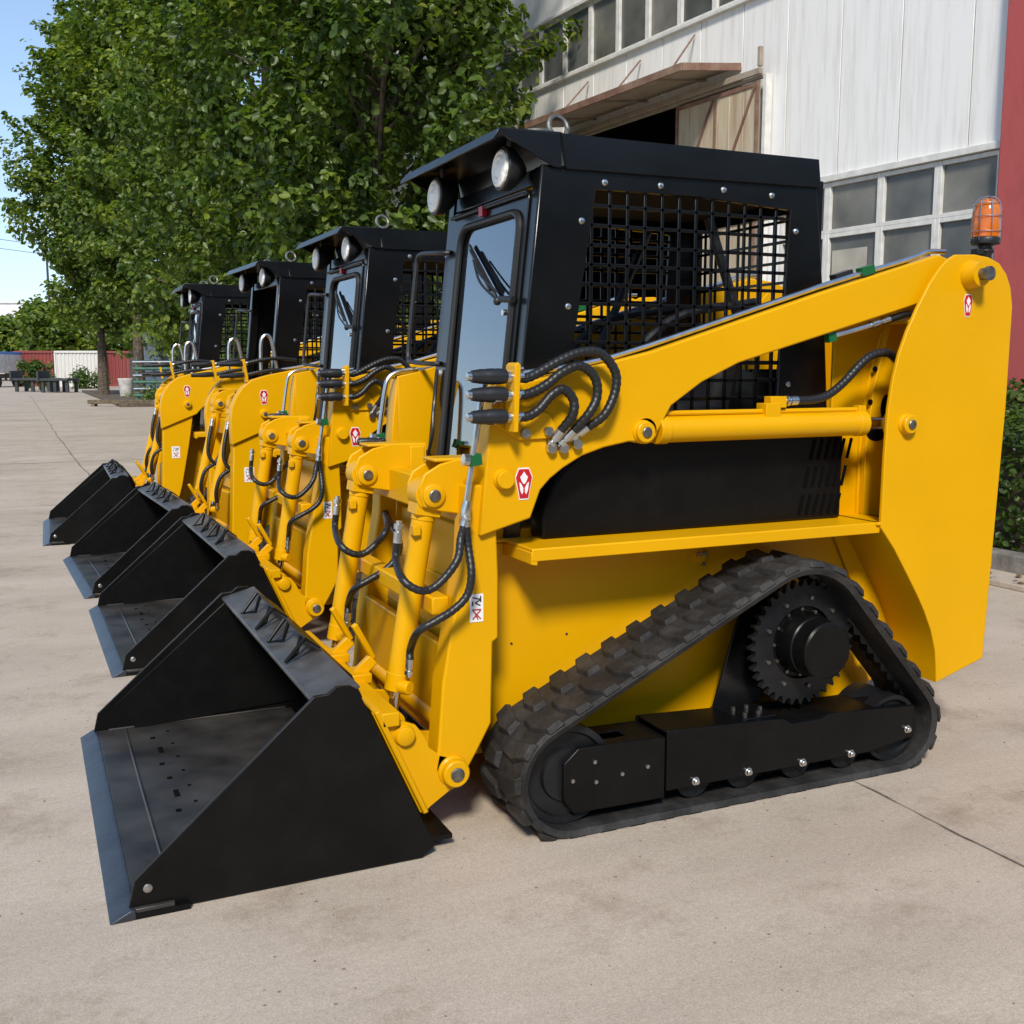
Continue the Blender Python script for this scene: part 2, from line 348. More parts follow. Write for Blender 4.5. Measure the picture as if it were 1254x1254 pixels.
WHEELS = [(-.665, .166, .145), (.135, .462, .222), (.535, .150, .130), (-.25, .125, .104), (.33, .125, .104)]
def make_track(root, yo, sgn):
    """belt, lugs, sprocket, idlers, rollers and frame; yo is the outer edge, sgn points inward"""
    W = .27; Y = lambda t: yo + sgn * t
    inner = resample(hull(WHEELS, 0), .02); n = len(inner)
    outer = []
    nrm = []
    for i in range(n):
        d = (inner[(i + 1) % n] - inner[i - 1]).normalized(); nn = Vector((d.y, -d.x)); nrm.append((d, nn)); outer.append(inner[i] + nn * .026)
    m = MB(); vs = []
    for i in range(n):
        p, q = inner[i], outer[i]; e = q - (q - p) * .35
        for x, z, y in ((p.x, p.y, Y(.008)), (e.x, e.y, Y(0)), (q.x, q.y, Y(.012)), (q.x, q.y, Y(W - .012)), (e.x, e.y, Y(W)), (p.x, p.y, Y(W - .008))): vs.append((x, y, z))
    fs = []
    for i in range(n):
        j = (i + 1) % n
        for k in range(6): fs.append((i * 6 + k, j * 6 + k, j * 6 + (k + 1) % 6, i * 6 + (k + 1) % 6))
    m.add(vs, fs)
    belt = m.build('track_belt', RUB, root)
    # lugs: two staggered rows of chunky chevrons
    lm = MB(); loop = [tuple(p) for p in outer]; cnt = 38
    pts = resample(loop, 0, cnt * 2)
    for i in range(cnt * 2):
        p = pts[i]; d = (pts[(i + 1) % len(pts)] - pts[i - 1]).normalized(); nn = Vector((d.y, -d.x))
        a, b = ((.002, .132) if i % 2 == 0 else (.148, .268))
        hh = .014
        prof = [(-.040, a), (.012, a), (.040, (a + b) / 2), (.034, b), (-.014, b), (-.024, (a + b) / 2)]
        if i % 2: prof = [(-.040, b), (.012, b), (.040, (a + b) / 2), (.034, a), (-.014, a), (-.024, (a + b) / 2)][::-1]
        ce = Vector((sum(q[0] for q in prof) / 6, sum(q[1] for q in prof) / 6)); v2 = []
        for hgt, sc in ((-.004, 1.06), (hh, .80)):
            for s_, t in prof:
                s2 = ce.x + (s_ - ce.x) * sc; t2 = ce.y + (t - ce.y) * (.5 + .5 * sc)
                q = p + d * s2 + nn * hgt; v2.append((q.x, Y(t2), max(q.y, 0.0)))
        lm.add(v2, [tuple(range(5, -1, -1)), tuple(range(6, 12))] + [(k, (k + 1) % 6, (k + 1) % 6 + 6, k + 6) for k in range(6)])
    lm.build('tread_lugs', RUB, belt, bevel=.003)
    gp = resample([tuple(p) for p in inner], 0, 76 * 4); gv = []; gf = []; G_ = len(gp)
    for i, p in enumerate(gp):
        d = (gp[(i + 1) % G_] - gp[i - 1]).normalized(); nn = Vector((d.y, -d.x)); hh = (.002, .012, .018, .012)[i % 4]
        for k, (t_, e_) in enumerate(((.12, -.001), (.125, hh), (.165, hh), (.17, -.001))): q = p - nn * e_; gv.append((q.x, Y(t_), q.y))
    for i in range(G_):
        j = (i + 1) % G_
        for k in range(3): gf.append((i * 4 + k, i * 4 + k + 1, j * 4 + k + 1, j * 4 + k))
    MB().add(gv, gf).build('drive_lugs', SPRK, belt)
    # sprocket
    sx, sz = WHEELS[1][:2]; sx += .072; sz -= .022; T = 36; poly = []
    for i in range(T):
        for k, (da, r) in enumerate(((-.34, .184), (-.22, .192), (-.1, .203), (.1, .203), (.22, .192), (.34, .184))):
            t = 2 * PI * (i + da) / T; poly.append((sx + r * math.cos(t), sz + r * math.sin(t)))
    hole = []
    sp = MB(); nn_ = len(poly)
    inn = [(sx + .118 * math.cos(2 * PI * i / nn_ - .32 * 2 * PI / T), sz + .118 * math.sin(2 * PI * i / nn_ - .32 * 2 * PI / T)) for i in range(nn_)]
    sp.ring(poly, inn, lambda u, v, t: (u, Y(.115 + t), v), .022)
    spo = sp.build('sprocket', SPRK, root, smooth=25)
    hm = MB().lathe((sx, Y(.16), sz), (0, -sgn, 0), [(0, .125), (.03, .125), (.032, .100), (.10, .096), (.104, .092), (.158, .090), (.163, .084)], 32)
    hm.build('drive_hub', FRM, spo)
    bm_ = MB()
    for i in range(9): t = 2 * PI * i / 9; bm_.cyl((sx + .145 * math.cos(t), Y(.118), sz + .145 * math.sin(t)), (sx + .145 * math.cos(t), Y(.108), sz + .145 * math.sin(t)), .007, n=6)
    for i in range(12): t = 2 * PI * i / 12; bm_.cyl((sx + .106 * math.cos(t), Y(.135), sz + .106 * math.sin(t)), (sx + .106 * math.cos(t), Y(.122), sz + .106 * math.sin(t)), .006, n=6)
    bm_.build('hub_bolt', PIN, spo)
    # idlers and rollers
    for (x, z, r), nm in ((WHEELS[0], 'front_idler'), (WHEELS[2], 'rear_idler')):
        r = r * (.86 if nm == 'rear_idler' else 1); z = z - (.02 if nm == 'rear_idler' else 0)
        i_ = MB().lathe((x, Y(.055), z), (0, sgn, 0), [(0, r * .25), (0, r * .52), (.012, r * .55), (.012, r * .82), (0, r * .86), (0, r * .985), (.05, r * .985), (.055, r * .7), (.11, r * .7), (.115, r * .985), (.165, r * .985), (.165, .02)], 36)
        i_.build(nm, SPRK, root)
    for x in (-.235, -.055, .148, .345):
        MB().lathe((x, Y(.06), .083), (0, sgn, 0), [(0, .02), (0, .060), (.045, .060), (.05, .045), (.10, .045), (.105, .060), (.15, .060), (.15, .02)], 24).build('road_roller', SPRK, root)
    fr = MB()
    fr.prism([(-.35, .072), (-.35, .256), (.02, .237), (.075, .232), (.105, .212), (.22, .212), (.25, .226), (.608, .205), (.612, .100), (.43, .072)], Y(.030), Y(.042))
    fr.prism([(-.35, .06), (-.35, .250), (.02, .231), (.25, .220), (.60, .200), (.60, .10)], Y(.20), Y(.212))
    fr.strip([(-.35, .245), (.02, .225), (.075, .220), (.105, .203), (.22, .203), (.25, .214), (.59, .195)], Y(.042), Y(.20), .008)
    f = fr.build('track_frame', FRM, root, bevel=.003)
    te = MB()
    te.prism([(-.640, .245), (-.686, .205), (-.686, .10), (-.655, .055), (-.352, .050), (-.352, .236)], Y(.036), Y(.050))
    te.prism([(-.640, .245), (-.686, .205), (-.655, .06), (-.352, .06), (-.352, .236)], Y(.19), Y(.20))
    te.box((-.40, Y(.12), .232), (.10, .14, .008)); te.box((-.54, Y(.07), .236), (.20, .04, .008)); te.box((-.54, Y(.165), .236), (.20, .05, .008))
    te.build('tension_arm', FRM, root, bevel=.003)
    for x, z in ((-.250, .088), (-.058, .086), (.149, .082), (.343, .081), (.579, .128)): 
        MB().lathe((x, Y(.031), z), (0, -sgn, 0), [(0, .013), (.004, .013), (.0045, .0095), (.013, .0095), (.015, .007)], 12).build('frame_bolt', CHR, f)
    for x, z in ((-.66, .155), (-.585, .14), (-.50, .15), (-.415, .158), (-.59, .20)): MB().cyl((x, Y(.036), z), (x, Y(.029), z), .006, n=8).build('small_bolt', BOLT, f)
    for x, y in ((-.03, .09), (.02, .09), (-.03, .15), (.02, .15), (.05, .12)): MB().cyl((x, Y(y), .238), (x, Y(y), .250), .007, n=6).build('small_bolt', BOLT, f)
    st = MB()
    st.prism([(-.06, .228), (.12, .228), (.20, .62), (.06, .62)], Y(.215), Y(.225)); st.box((0, Y(.14), .234), (.14, .15, .008))
    st.prism([(.26, .22), (.34, .22), (.30, .55), (.22, .55)], Y(.215), Y(.225))
    st.build('motor_bracket', BLK, root, bevel=.002)

def emblem(root, x, z, y, sy, w=.042, h=.075):
    poly = [(-.30, .5), (.30, .5), (.5, .22), (.36, -.18), (.26, -.5), (-.26, -.5), (-.36, -.18), (-.5, .22)]
    P = lambda k, d: [(x + u * w * k, z + v * h * k) for u, v in d]
    e = MB().prism(P(1.10, poly), y, y + sy * .0012).build('emblem', WHT, root)
    MB().prism(P(1, poly), y + sy * .0012, y + sy * .0022).build('emblem_field', REDM, e)
    k = MB()
    k.prism(P(1, [(0, .42), (.13, .30), (.24, .24), (.16, .10), (.05, .0), (-.05, .0), (-.16, .10), (-.24, .24), (-.13, .30)]), y + sy * .0022, y + sy * .003)
    for s_ in (-1, 1): k.prism(P(1, [(s_ * .05, -.14), (s_ * .20, .02), (s_ * .31, .06), (s_ * .24, -.22), (s_ * .14, -.36), (s_ * .06, -.30)]), y + sy * .0022, y + sy * .003)
    k.build('emblem_mark', WHT, e)

def safety_label(root, x, z, y, sy, w=.040, h=.078):
    e = MB().prism([(x - w / 2, z - h / 2), (x + w / 2, z - h / 2), (x + w / 2, z + h / 2), (x - w / 2, z + h / 2)], y, y + sy * .0012).build('safety_label', WHT, root)
    k = MB(); q = lambda u, v: (x + u * w, y + sy * .0018, z + v * h)
    for a, b in (((-.3, .38), (.3, .30)), ((.3, .30), (-.1, .18)), ((-.1, .18), (.28, .08)), ((-.3, .25), (-.3, .08)), ((.3, .42), (.3, .2))): k.bar(q(*a), q(*b), .0035, .0012, (0, 1, 0))
    k.build('warning_pictogram', DBLK, e)
    k = MB()
    for a, b in (((-.3, -.08), (.3, -.40)), ((.3, -.08), (-.3, -.40)), ((-.32, -.06), (.32, -.06)), ((-.1, -.2), (.1, -.42))): k.bar(q(*a), q(*b), .0035, .0012, (0, 1, 0))
    k.build('warning_cross', DRED, e)

def hose(root, pts, r=.0125, name='hydraulic_hose', e0=.05, e1=.05):
    h = MB().tube(pts, r, 10, 7, ridge=.016).build(name, HOSE, root, smooth=60)
    for a, b, L in ((Vector(pts[0]), Vector(pts[1]), e0), (Vector(pts[-1]), Vector(pts[-2]), e1)):
        if L <= 0: continue
        d = (a - b).normalized()
        f = MB(); f.lathe(a - d * .006, d, [(0, r * 1.12), (L * .5, r * 1.12), (L * .52, r * .8), (L * .62, r * .8), (L * .63, r * 1.25), (L * .85, r * 1.25), (L * .86, r * .75), (L, r * .75)], 12); f.build('hose_fitting', CHR, h)
    return h

def boss(root, x, z, y, sy, r=.034, d=.03, pin=True):
    b = MB().lathe((x, y, z), (0, sy, 0), [(0, r * 1.15), (.006, r * 1.12), (.010, r), (d * .9, r), (d, r * .9)], 24).build('pivot_boss', YEL, root)
    if pin: MB().lathe((x, y + sy * d, z), (0, sy, 0), [(-.004, r * .52), (.004, r * .52), (.006, r * .44)], 16).build('pivot_pin', PIN, b)
    return b

def cylinder(root, a, b, y, r=.037, split=.86, kind='bucket_cylinder'):
    """hydraulic ram from the upper eye a to the lower eye b (x, z)"""
    A = Vector((a[0], y, a[1])); B = Vector((b[0], y, b[1])); d = (B - A).normalized(); L = (B - A).length
    e = A + d * (L * split)
    m = MB(); m.cyl(A + d * .045, e, r, n=28); m.cyl(A + d * .05, A + d * .075, r * 1.06, n=28); m.cyl(e - d * .05, e, r * 1.05, n=28)
    m.cyl((A.x, y - .040, A.z), (A.x, y + .040, A.z), .046, n=24); m.bar(A, A + d * .06, .072, .072)
    c_ = m.build(kind, YEL, root, bevel=.002)
    MB().cyl(e, B - d * .012, r * .46, n=18).build('piston_rod', ROD, c_)
    MB().cyl((B.x, y - .030, B.z), (B.x, y + .030, B.z), .032, n=20).build('rod_eye', YEL, c_, bevel=.002)
    return c_

def arm_poly(kind):
    rear = [(.62, 1.505), (-.067, 1.318), (-.196, 1.262), (-.30, 1.195), (-.345, 1.12), (-.36, 1.090), (-.44, 1.095), (-.521, 1.081), (-.59, 1.06), (-.650, 1.028), (-.690, 1.0), (-.720, .970), (-.750, .893)]
    top = [(-.589, 1.300), (-.365, 1.351), (.244, 1.535), (.705, 1.665), (.80, 1.64), (.78, 1.55)]
    if kind == 'A': return rear + [(-.901, .852), (-.872, 1.146), (-.857, 1.266), (-.775, 1.264)] + top
    return rear[:-1] + [(-.73, .955), (-1.00, .845), (-1.005, 1.0), (-.995, 1.07), (-.97, 1.13), (-.93, 1.19), (-.87, 1.235), (-.78, 1.262), (-.70, 1.278)] + top

def make_arm(root, kind, yo, sy, dx=0.0):
    t = .075; P = [(x + (dx if x < -.5 else 0), z) for x, z in arm_poly(kind)]
    y0 = yo; y1 = yo + sy * t
    a = MB().prism(P, y0, y1).build('lift_arm', YEL, root, bevel=.005)
    leg = MB()
    if kind == 'A': lp = [(-.885, .99), (-.845, .90), (-.838, .74), (-.838, .56), (-.855, .55), (-.86, .32), (-.905, .24), (-.93, .20), (-.955, .165), (-.985, .158), (-1.02, .175), (-1.03, .21), (-1.02, .26), (-1.005, .45), (-.94, .80), (-.93, .99)]
    else: lp = [(-.985, .93), (-.76, .95), (-.80, .70), (-.86, .40), (-.905, .24), (-.93, .20), (-.955, .165), (-.985, .158), (-1.02, .175), (-1.03, .21), (-1.015, .30), (-1.0, .60)]
    leg.prism([(x + dx, z) for x, z in lp], yo + sy * .02, yo + sy * .105)
    l_ = leg.build('arm_leg', YEL, root, bevel=.006)
    return a, l_

def make_loader(kind):
    root = empty('tracked_loader')
    # tracks
    make_track(root, -.70, 1)
    make_track(root, .59, -1)
    # hull between the tracks
    yn, yf = -.385, .28
    hp = [(-0.755, 0.807), (-0.838, 0.193), (-0.815, 0.156), (-0.512, 0.175), (0.67, 0.176), (0.759, 0.589), (0.682, 0.734)]
    hb = [(-.846, .838), (-.930, .205), (-.90, .165), (-.25, .165), (.60, .165), (.93, .30), (.93, .80)]
    MB().prism(hb, yn, yf).build('hull', YEL, root, bevel=.004)
    for x, z in ((-.72, .49), (-.535, .50), (-.30, .775)): MB().cyl((x, yn - .002, z), (x, yn + .004, z), .004, n=8).build('bolt_hole', DBLK, root)
    hd = MB().lathe((-.055, yn, .70), (0, -1, 0), [(0, .028), (.004, .028), (.005, .018), (.012, .018)], 16).build('inspection_plate', YEL, root)
    MB().cyl((-.065, yn - .004, .715), (-.065, yn - .018, .715), .007, n=6).cyl((-.043, yn - .004, .715), (-.043, yn - .018, .715), .007, n=6).cyl((-.05, yn - .004, .682), (-.05, yn - .018, .682), .007, n=6).build('plate_bolt', BOLT, hd)
    hg = MB().box((-.862, -.41, .50), (.022, .04, .20)); hg.box((-.862, -.41, .30), (.012, .02, .05))
    hg.build('front_hinge', YEL, root, bevel=.003)
    # step ledge over the track
    lg = MB(); lg.box((-.133, -.49, .806), (1.245, .22, .010)); lg.box((-.133, -.597, .792), (1.245, .008, .034))
    lg.prism([(-.757, .801), (-.757, .766), (-.738, .762), (-.735, .801)], -.600, -.39)
    lg.prism([(-.85, .80), (-.756, .80), (-.756, .770), (-.80, .765), (-.83, .72), (-.85, .70)], -.41, -.395)
    lg.box((-.80, -.40, .808), (.10, .05, .008))
    lg.build('step_ledge', YEL, root, bevel=.0025)
    MB().box((-.133, .38, .806), (1.245, .20, .010)).build('step_ledge', YEL, root, bevel=.0025)
    # rear tower
    rp = [(.713, 1.648), (.745, 1.664), (.827, 1.668), (.89, 1.662), (.94, 1.645), (.975, 1.612), (.998, 1.57), (1.012, 1.508), (1.010, 1.169), (.973, .307), (.760, .246), (.757, .300), (.748, .36), (.725, .43), (.69, .50), (.657, .555), (.60, .64), (.545, .72), (.484, .794), (.486, 1.021), (.492, 1.176), (.505, 1.27), (.527, 1.351), (.555, 1.42), (.593, 1.493), (.64, 1.57), (.68, 1.62)]
    for y, s_ in ((-.612, 1), (.502, -1)):
        MB().prism(rp, y, y + s_ * .014).build('rear_panel', YEL, root, bevel=.003)
    ft = MB()
    ft.strip([(.760, .247), (.757, .300), (.748, .36), (.725, .43), (.69, .50), (.657, .555), (.60, .64), (.545, .72), (.484, .794)], -.601, -.386, -.010)
    ft.build('rear_fender', YEL, root)
    MB().strip([(.760, .247), (.757, .300), (.748, .36), (.725, .43), (.69, .50), (.657, .555), (.60, .64), (.545, .72), (.484, .794)], .285, .491, -.010).build('rear_fender', YEL, root)
    tw = MB()
    tw.prism([(.447, .80), (.447, 1.44), (.60, 1.50), (.70, 1.60), (.90, 1.62), (.98, 1.55), (.975, 1.1), (.93, .32), (.70, .32)], -.40, -.388)
    MB().prism([(.447, .80), (.447, 1.44), (.60, 1.50), (.70, 1.60), (.90, 1.62), (.98, 1.55), (.975, 1.1), (.93, .32), (.70, .32)], .278, .29).build('tower_frame', YEL, root, bevel=.003)
    tw.prism([(.575, .802), (.575, 1.05), (.60, 1.25), (.65, 1.42), (.70, 1.52), (.94, 1.52), (.94, .802)], -.43, -.401)
    tw.box((.52, -.50, .806), (.10, .22, .010))
    tw.box((.66, -.505, 1.47), (.10, .18, .012), (0, R(-24), 0))
    tw.build('tower_frame', YEL, root, bevel=.003)
    MB().tube([(.572, -.404, .81), (.572, -.404, 1.05), (.597, -.404, 1.25), (.648, -.404, 1.42)], .006, 6).build('weld_bead', YEL, root)
    MB().box((.995, -.055, 1.10), (.03, 1.08, .96)).box((.97, -.055, .45), (.03, 1.05, .3)).build('engine_door', YEL, root, bevel=.004)
    MB().sphere((.655, -.431, 1.17), .045, 16, (.55, .05, 1.0)).build('cable_hole', SLOT, root)
    MB().sphere((.62, -.431, 1.085), .045, 16, (1.0, .05, .6)).build('cable_hole', SLOT, root)
    for x, z in ((.60, 1.30), (.585, 1.19)): MB().cyl((x, -.4315, z), (x, -.428, z), .010, n=12).build('bolt_hole', SLOT, root)
    boss(root, .568, 1.125, -.612, -1, .030, .026)
    b = MB().lathe((.815, -.612, 1.602), (0, -1, 0), [(0, .048), (.012, .046), (.03, .040), (.045, .038)], 24).build('pivot_boss', YEL, root)
    MB().cyl((.815, -.65, 1.602), (.815, -.682, 1.602), .019, n=16).cyl((.815, -.680, 1.602), (.815, -.690, 1.602), .023, n=16).build('pivot_pin', PIN, b)
    emblem(root, .808, 1.505, -.6125, -1, .036, .066)
    br = MB().box((1.03, -.50, 1.495), (.05, .10, .012)).box((1.035, -.50, 1.455), (.02, .08, .07)).build('rear_lamp_bracket', PLAS, root, bevel=.002)
    MB().cyl((1.035, -.50, 1.43), (1.06, -.50, 1.43), .025, n=14).build('rear_lamp', REDM, br)
    # black engine cover under the arm
    ec = [(-.66, .812), (-.66, .90), (-.60, 1.0), (-.50, 1.09), (-.36, 1.14), (.44, 1.14), (.44, .812)]
    e = MB().prism(ec, -.47, -.388).build('engine_cover', FRM, root, bevel=.008)
    vt = MB()
    for r_ in range(3):
        for k in range(6): vt.box((.275 + .030 * k + .02 * r_, -.4715, .862 + .090 * r_), (.010, .004, .068), (0, R(14), 0))
    vt.build('vent_slot', SLOT, e)
    MB().prism([(-.62, .80), (.93, .80), (.93, 1.05), (-.62, 1.05)], -.38, .28).build('engine_bay', BLK, root)
    # ------------------------------------------------ cab
    xf = lambda z: -.641 - .108 * (1.786 - z)
    cab = empty('cab'); cab.parent = root
    outer = [(xf(1.875), 1.875), (-.10, 1.875), (.352, 1.880), (.405, 1.45), (.440, 1.04), (-.10, 1.04), (xf(1.04), 1.04), (xf(1.45), 1.45)]
    hole = [(-.455, 1.818), (-.10, 1.818), (.250, 1.800), (.235, 1.48), (.215, 1.13), (-.15, 1.13), (-.57, 1.13), (-.512, 1.45)]
    for y, s_ in ((-.40, 1), (.312, -1)):
        m = MB().ring(outer, hole, lambda u, v, t: (u, y + s_ * t, v), .016)
        sd = m.build('side_wall', BLK, cab, bevel=.004)
        g = MB(); yy = y + s_ * .012
        lft = lambda z: -.455 - (1.818 - z) * .167
        for k in range(1, 14):
            x = -.585 + k * .0605; zt = 1.83; zb = 1.12
            if x < -.455: zt = 1.818 - (-.455 - x) / .167
            if zt - zb > .04: g.box((x, yy, (zt + zb) / 2), (.011, .006, zt - zb))
        for k in range(1, 13):
            z = 1.83 - k * .0565
            if z > 1.13: g.box(((lft(z) + .25) / 2, yy, z), (.25 - lft(z), .006, .011))
        g.build('window_guard', BLK, sd, bevel=.0015)
        for x, z in ((-.503, 1.725), (-.428, 1.838), (-.237, 1.842), (-.01, 1.845), (.173, 1.84), (.272, 1.735), (-.545, 1.48), (.262, 1.25)): MB().lathe((x, y, z), (0, -s_, 0), [(0, .010), (.003, .010), (.006, .007), (.007, .001)], 12).build('guard_bolt', CHR, sd)
    rf = MB()
    rf.prism([(-.577, 1.960), (.346, 1.962), (.358, 1.876), (-.560, 1.866)], -.412, .384)
    rf.prism([(-.577, 1.960), (-.577, 1.948), (-.765, 1.948), (-.782, 1.926), (-.788, 1.928), (-.768, 1.960)], -.412, .384)
    for y in (-.412, .378): rf.prism([(-.575, 1.95), (-.575, 1.868), (-.60, 1.868), (-.765, 1.945), (-.765, 1.95)], y, y + .006)
    roof = rf.build('roof', BLK, cab, bevel=.004)
    wl = MB().tube([(-.577, -.413, 1.962), (-.568, -.413, 1.90), (-.560, -.413, 1.866)], .004, 6).build('weld_bead', BLK, roof)
    for y in (-.30, .27):
        eb = MB().tube([(-.53 + .030 * math.cos(t), y + .008 * math.sin(t), 2.005 + .030 * math.sin(t)) for t in [2 * PI * i / 16 for i in range(16)]], .0075, 8, 0, True)
        eb.cyl((-.53, y, 1.96), (-.53, y, 1.978), .014, n=12); eb.build('lifting_eye', PIN, roof)
    for y in (-.300, .245):
        hx = -.715
        h = MB().lathe((hx, y, 1.872), (1, 0, -.05), [(.03, .01), (.02, .054), (.0, .055), (0, .060), (.004, .063), (.03, .060), (.055, .040), (.075, .018)], 28).build('work_lamp', PLAS, cab)
        MB().lathe((hx - .001, y, 1.872), (1, 0, -.05), [(.004, .053), (-.004, .052), (-.007, .046), (-.004, .042), (-.009, .030), (-.006, .024), (-.010, .014), (-.010, .004)], 28).build('lamp_lens', LENSB, h)
        MB().lathe((hx + .004, y, 1.872), (1, 0, -.05), [(0, .050), (.010, .040), (.018, .020), (.012, .012), (.006, .010)], 28).build('reflector', LENSB, h)
        MB().bar((hx + .03, y, 1.92), (hx + .03, y, 1.95), .03, .008).build('lamp_bracket', PLAS, h)
    fm = MB()
    F = lambda y, z, t=0: (xf(z) + t, y, z)
    def slab(y0, y1, z0, z1, t0, t1):
        vs = [F(y0, z0, t0), F(y1, z0, t0), F(y1, z1, t0), F(y0, z1, t0), F(y0, z0, t1), F(y1, z0, t1), F(y1, z1, t1), F(y0, z1, t1)]
        return vs, [(0, 3, 2, 1), (4, 5, 6, 7), (0, 1, 5, 4), (1, 2, 6, 5), (2, 3, 7, 6), (3, 0, 4, 7)]
    for y0, y1 in ((-.398, -.352), (.262, .311)): fm.add(*slab(y0, y1, .80, 1.872, -.001, .05))
    fm.add(*slab(-.350, .260, 1.822, 1.872, .004, .04))
    fm.build('front_frame', BLK, cab, bevel=.004)
    MB().box((-.14, -.045, 1.02), (1.05, .66, .02)).build('cab_floor', BLK, cab)
    MB().box((-.12, -.045, 1.855), (.90, .66, .02)).build('roof_glare_blocker', DARK, cab)  # dark sheet added to stop the roof underside mirroring yellow light
    rw = MB().box((.40, -.045, 1.15), (.02, .66, .30)).box((.37, -.38, 1.60), (.03, .02, .6)).box((.37, .29, 1.6), (.03, .02, .6)).box((.36, -.045, 1.84), (.03, .66, .06)).build('rear_wall', BLK, cab)
    g = MB()
    for k in range(10): g.box((.38, -.36 + .068 * k, 1.56), (.006, .010, .54))
    for k in range(8): g.box((.38, -.045, 1.32 + .068 * k), (.006, .64, .010))
    g.build('rear_guard', BLK, cab)
    st = MB().box((-.05, -.04, 1.13), (.36, .42, .12)).box((.17, -.01, 1.26), (.10, .38, .26), (0, R(10), 0)).build('seat', SEATM, cab, bevel=.03)
    lb = MB()
    for y in (-.27, .20): lb.tube([(.22, y, 1.52), (-.10, y, 1.46), (-.30, y, 1.28), (-.34, y, 1.20)], .014, 8)
    lb.tube([(-.34, -.27, 1.20), (-.345, 0, 1.19), (-.34, .20, 1.20)], .014, 8, 4); lb.tube([(.12, .24, 1.80), (-.10, .23, 1.35)], .016, 8, 0); lb.tube([(.02, -.28, 1.78), (.20, -.27, 1.35)], .016, 8, 0)
    lb.build('lap_bar', PLAS, cab)
    # door
    door = empty('door'); door.parent = cab
    dm = MB(); o = rrect(-.348, .86, .257, 1.815, .03); i_ = rrect(-.312, .93, .150, 1.757, .055)
    dm.ring(o, i_, lambda u, v, t: F(u, v, -.008 + t), .022)
    dm.build('door_frame', BLK, door, bevel=.003)
    dl = rrect(-.313, .928, .151, 1.758, .056)
    MB().tube([F(u, v, -.012) for u, v in dl], .011, 8, 0, True).build('door_seal', SEAL, door)
    MB().add(*slab(-.314, .152, .925, 1.759, -.002, .003)).build('door_glass', GLASS, door)
    wp = MB()
    wp.tube([F(-.335, 1.50, -.02), F(-.27, 1.505, -.032)], .010, 10, 0); wp.sphere(F(-.25, 1.50, -.032), .013, 10)
    wp.tube([F(-.25, 1.505, -.036), F(-.12, 1.565, -.040), F(-.02, 1.64, -.028)], .004, 8); wp.tube([F(-.25, 1.525, -.032), F(-.11, 1.59, -.040), F(-.03, 1.645, -.028)], .003, 8)
    wp.bar(F(-.205, 1.51, -.014), F(.065, 1.695, -.013), .007, .012); wp.bar(F(-.17, 1.537, -.024), F(.03, 1.677, -.022), .009, .007)
    wp.build('wiper', PLAS, door)
    MB().cyl(F(-.290, 1.465, 0), F(-.290, 1.465, -.03), .009, n=12).bar(F(-.290, 1.465, -.005), F(-.31, 1.51, -.005), .012, .006).build('door_latch', CHR, door)
    MB().box(F(-.03, 1.79, -.016), (.016, .03, .03)).build('door_stop', REDM, door)
    MB().tube([F(-.34, 1.80, -.016), F(0, 1.80, -.016), F(.24, 1.80, -.016)], .006, 6, 0).build('door_hinge_rod', SEAL, door)
    hr = MB().tube([F(0.240, 1.690, -.01), F(0.270, 1.690, -.035), F(0.410, 1.700, -.05), F(0.455, 1.685, -.05), F(0.462, 1.64, -.05), F(0.465, 1.50, -.05), F(0.467, 1.38, -.05), F(0.455, 1.335, -.05), F(0.410, 1.325, -.05), F(0.270, 1.318, -.035), F(0.240, 1.318, -.01)], .0085, 10, 5)
    hr.build('grab_rail', PLAS, cab)
    MB().tube([F(0.140, 1.66, .008), F(0.050, 1.655, .012), F(0.020, 1.63, .012), F(0.018, 1.40, .012), F(0.030, 1.355, .012), F(0.140, 1.345, .010)], .007, 8, 5).build('inner_handle', SEAL, door)
    MB().tube([F(.235, 1.30, -.02), F(.235, 1.20, -.02), F(.21, 1.14, -.03), F(.20, 1.08, -.03), F(.235, .98, -.03), F(.25, .90, -.02)], .006, 8, 5).build('door_cable', PLAS, door)
    # ------------------------------------------------ arms, rams, hoses
    for yo, s_, dx in ((-.58, 1, 0), (.465, -1, .05)):
        a, l_ = make_arm(root, kind, yo, s_, dx)
        rod_y = yo + s_ * .035
        if yo < 0 or kind == 'A':
            t = MB(); yy = yo + s_ * .03
            t.tube([(-.80, yy, 1.285), (-.589, yy, 1.312), (-.365, yy, 1.366), (.244, yy, 1.550), (.60, yy, 1.647), (.68, yy, 1.675), (.76, yy, 1.680)], .0085, 8, 3)
            p = t.build('pipe', CHR, a)
            MB().tube([(-.50, yy + s_ * .02, 1.322), (-.365, yy + s_ * .02, 1.358), (.244, yy + s_ * .02, 1.542), (.62, yy + s_ * .02, 1.648)], .007, 8, 3).build('pipe', PLAS, a)
            MB().box((.43, yy, 1.607), (.05, .03, .026), (0, R(-16), 0)).build('pipe_tape', GREEN, p)
            MB().box((.36, yy + s_ * .03, 1.592), (.07, .03, .02), (0, R(-16), 0)).build('pipe_clamp', PLAS, a)
        boss(root, -.835 + dx if kind == 'A' else -.80 + dx, 1.005 if kind == 'A' else 1.03, yo, -s_, .025, .028, kind == 'B')
        boss(root, -.978 + dx, .200, yo + s_ * .02, -s_, .038, .036)
        boss(root, -.395, 1.122, yo, -s_, .030, .022)
        boss(root, .568, 1.125, yo + s_ * .012, -s_, .05, .02, False)
        # lift ram
        A = Vector((-.35, yo + s_ * .03, 1.125)); B = Vector((.56, yo + s_ * .03, 1.128))
        m = MB(); m.cyl((-.335, A.y, 1.125), (.44, A.y, 1.128), .0385, n=28); m.cyl((-.335, A.y, 1.125), (-.30, A.y, 1.125), .042, n=28); m.cyl((.41, A.y, 1.128), (.445, A.y, 1.128), .041, n=28)
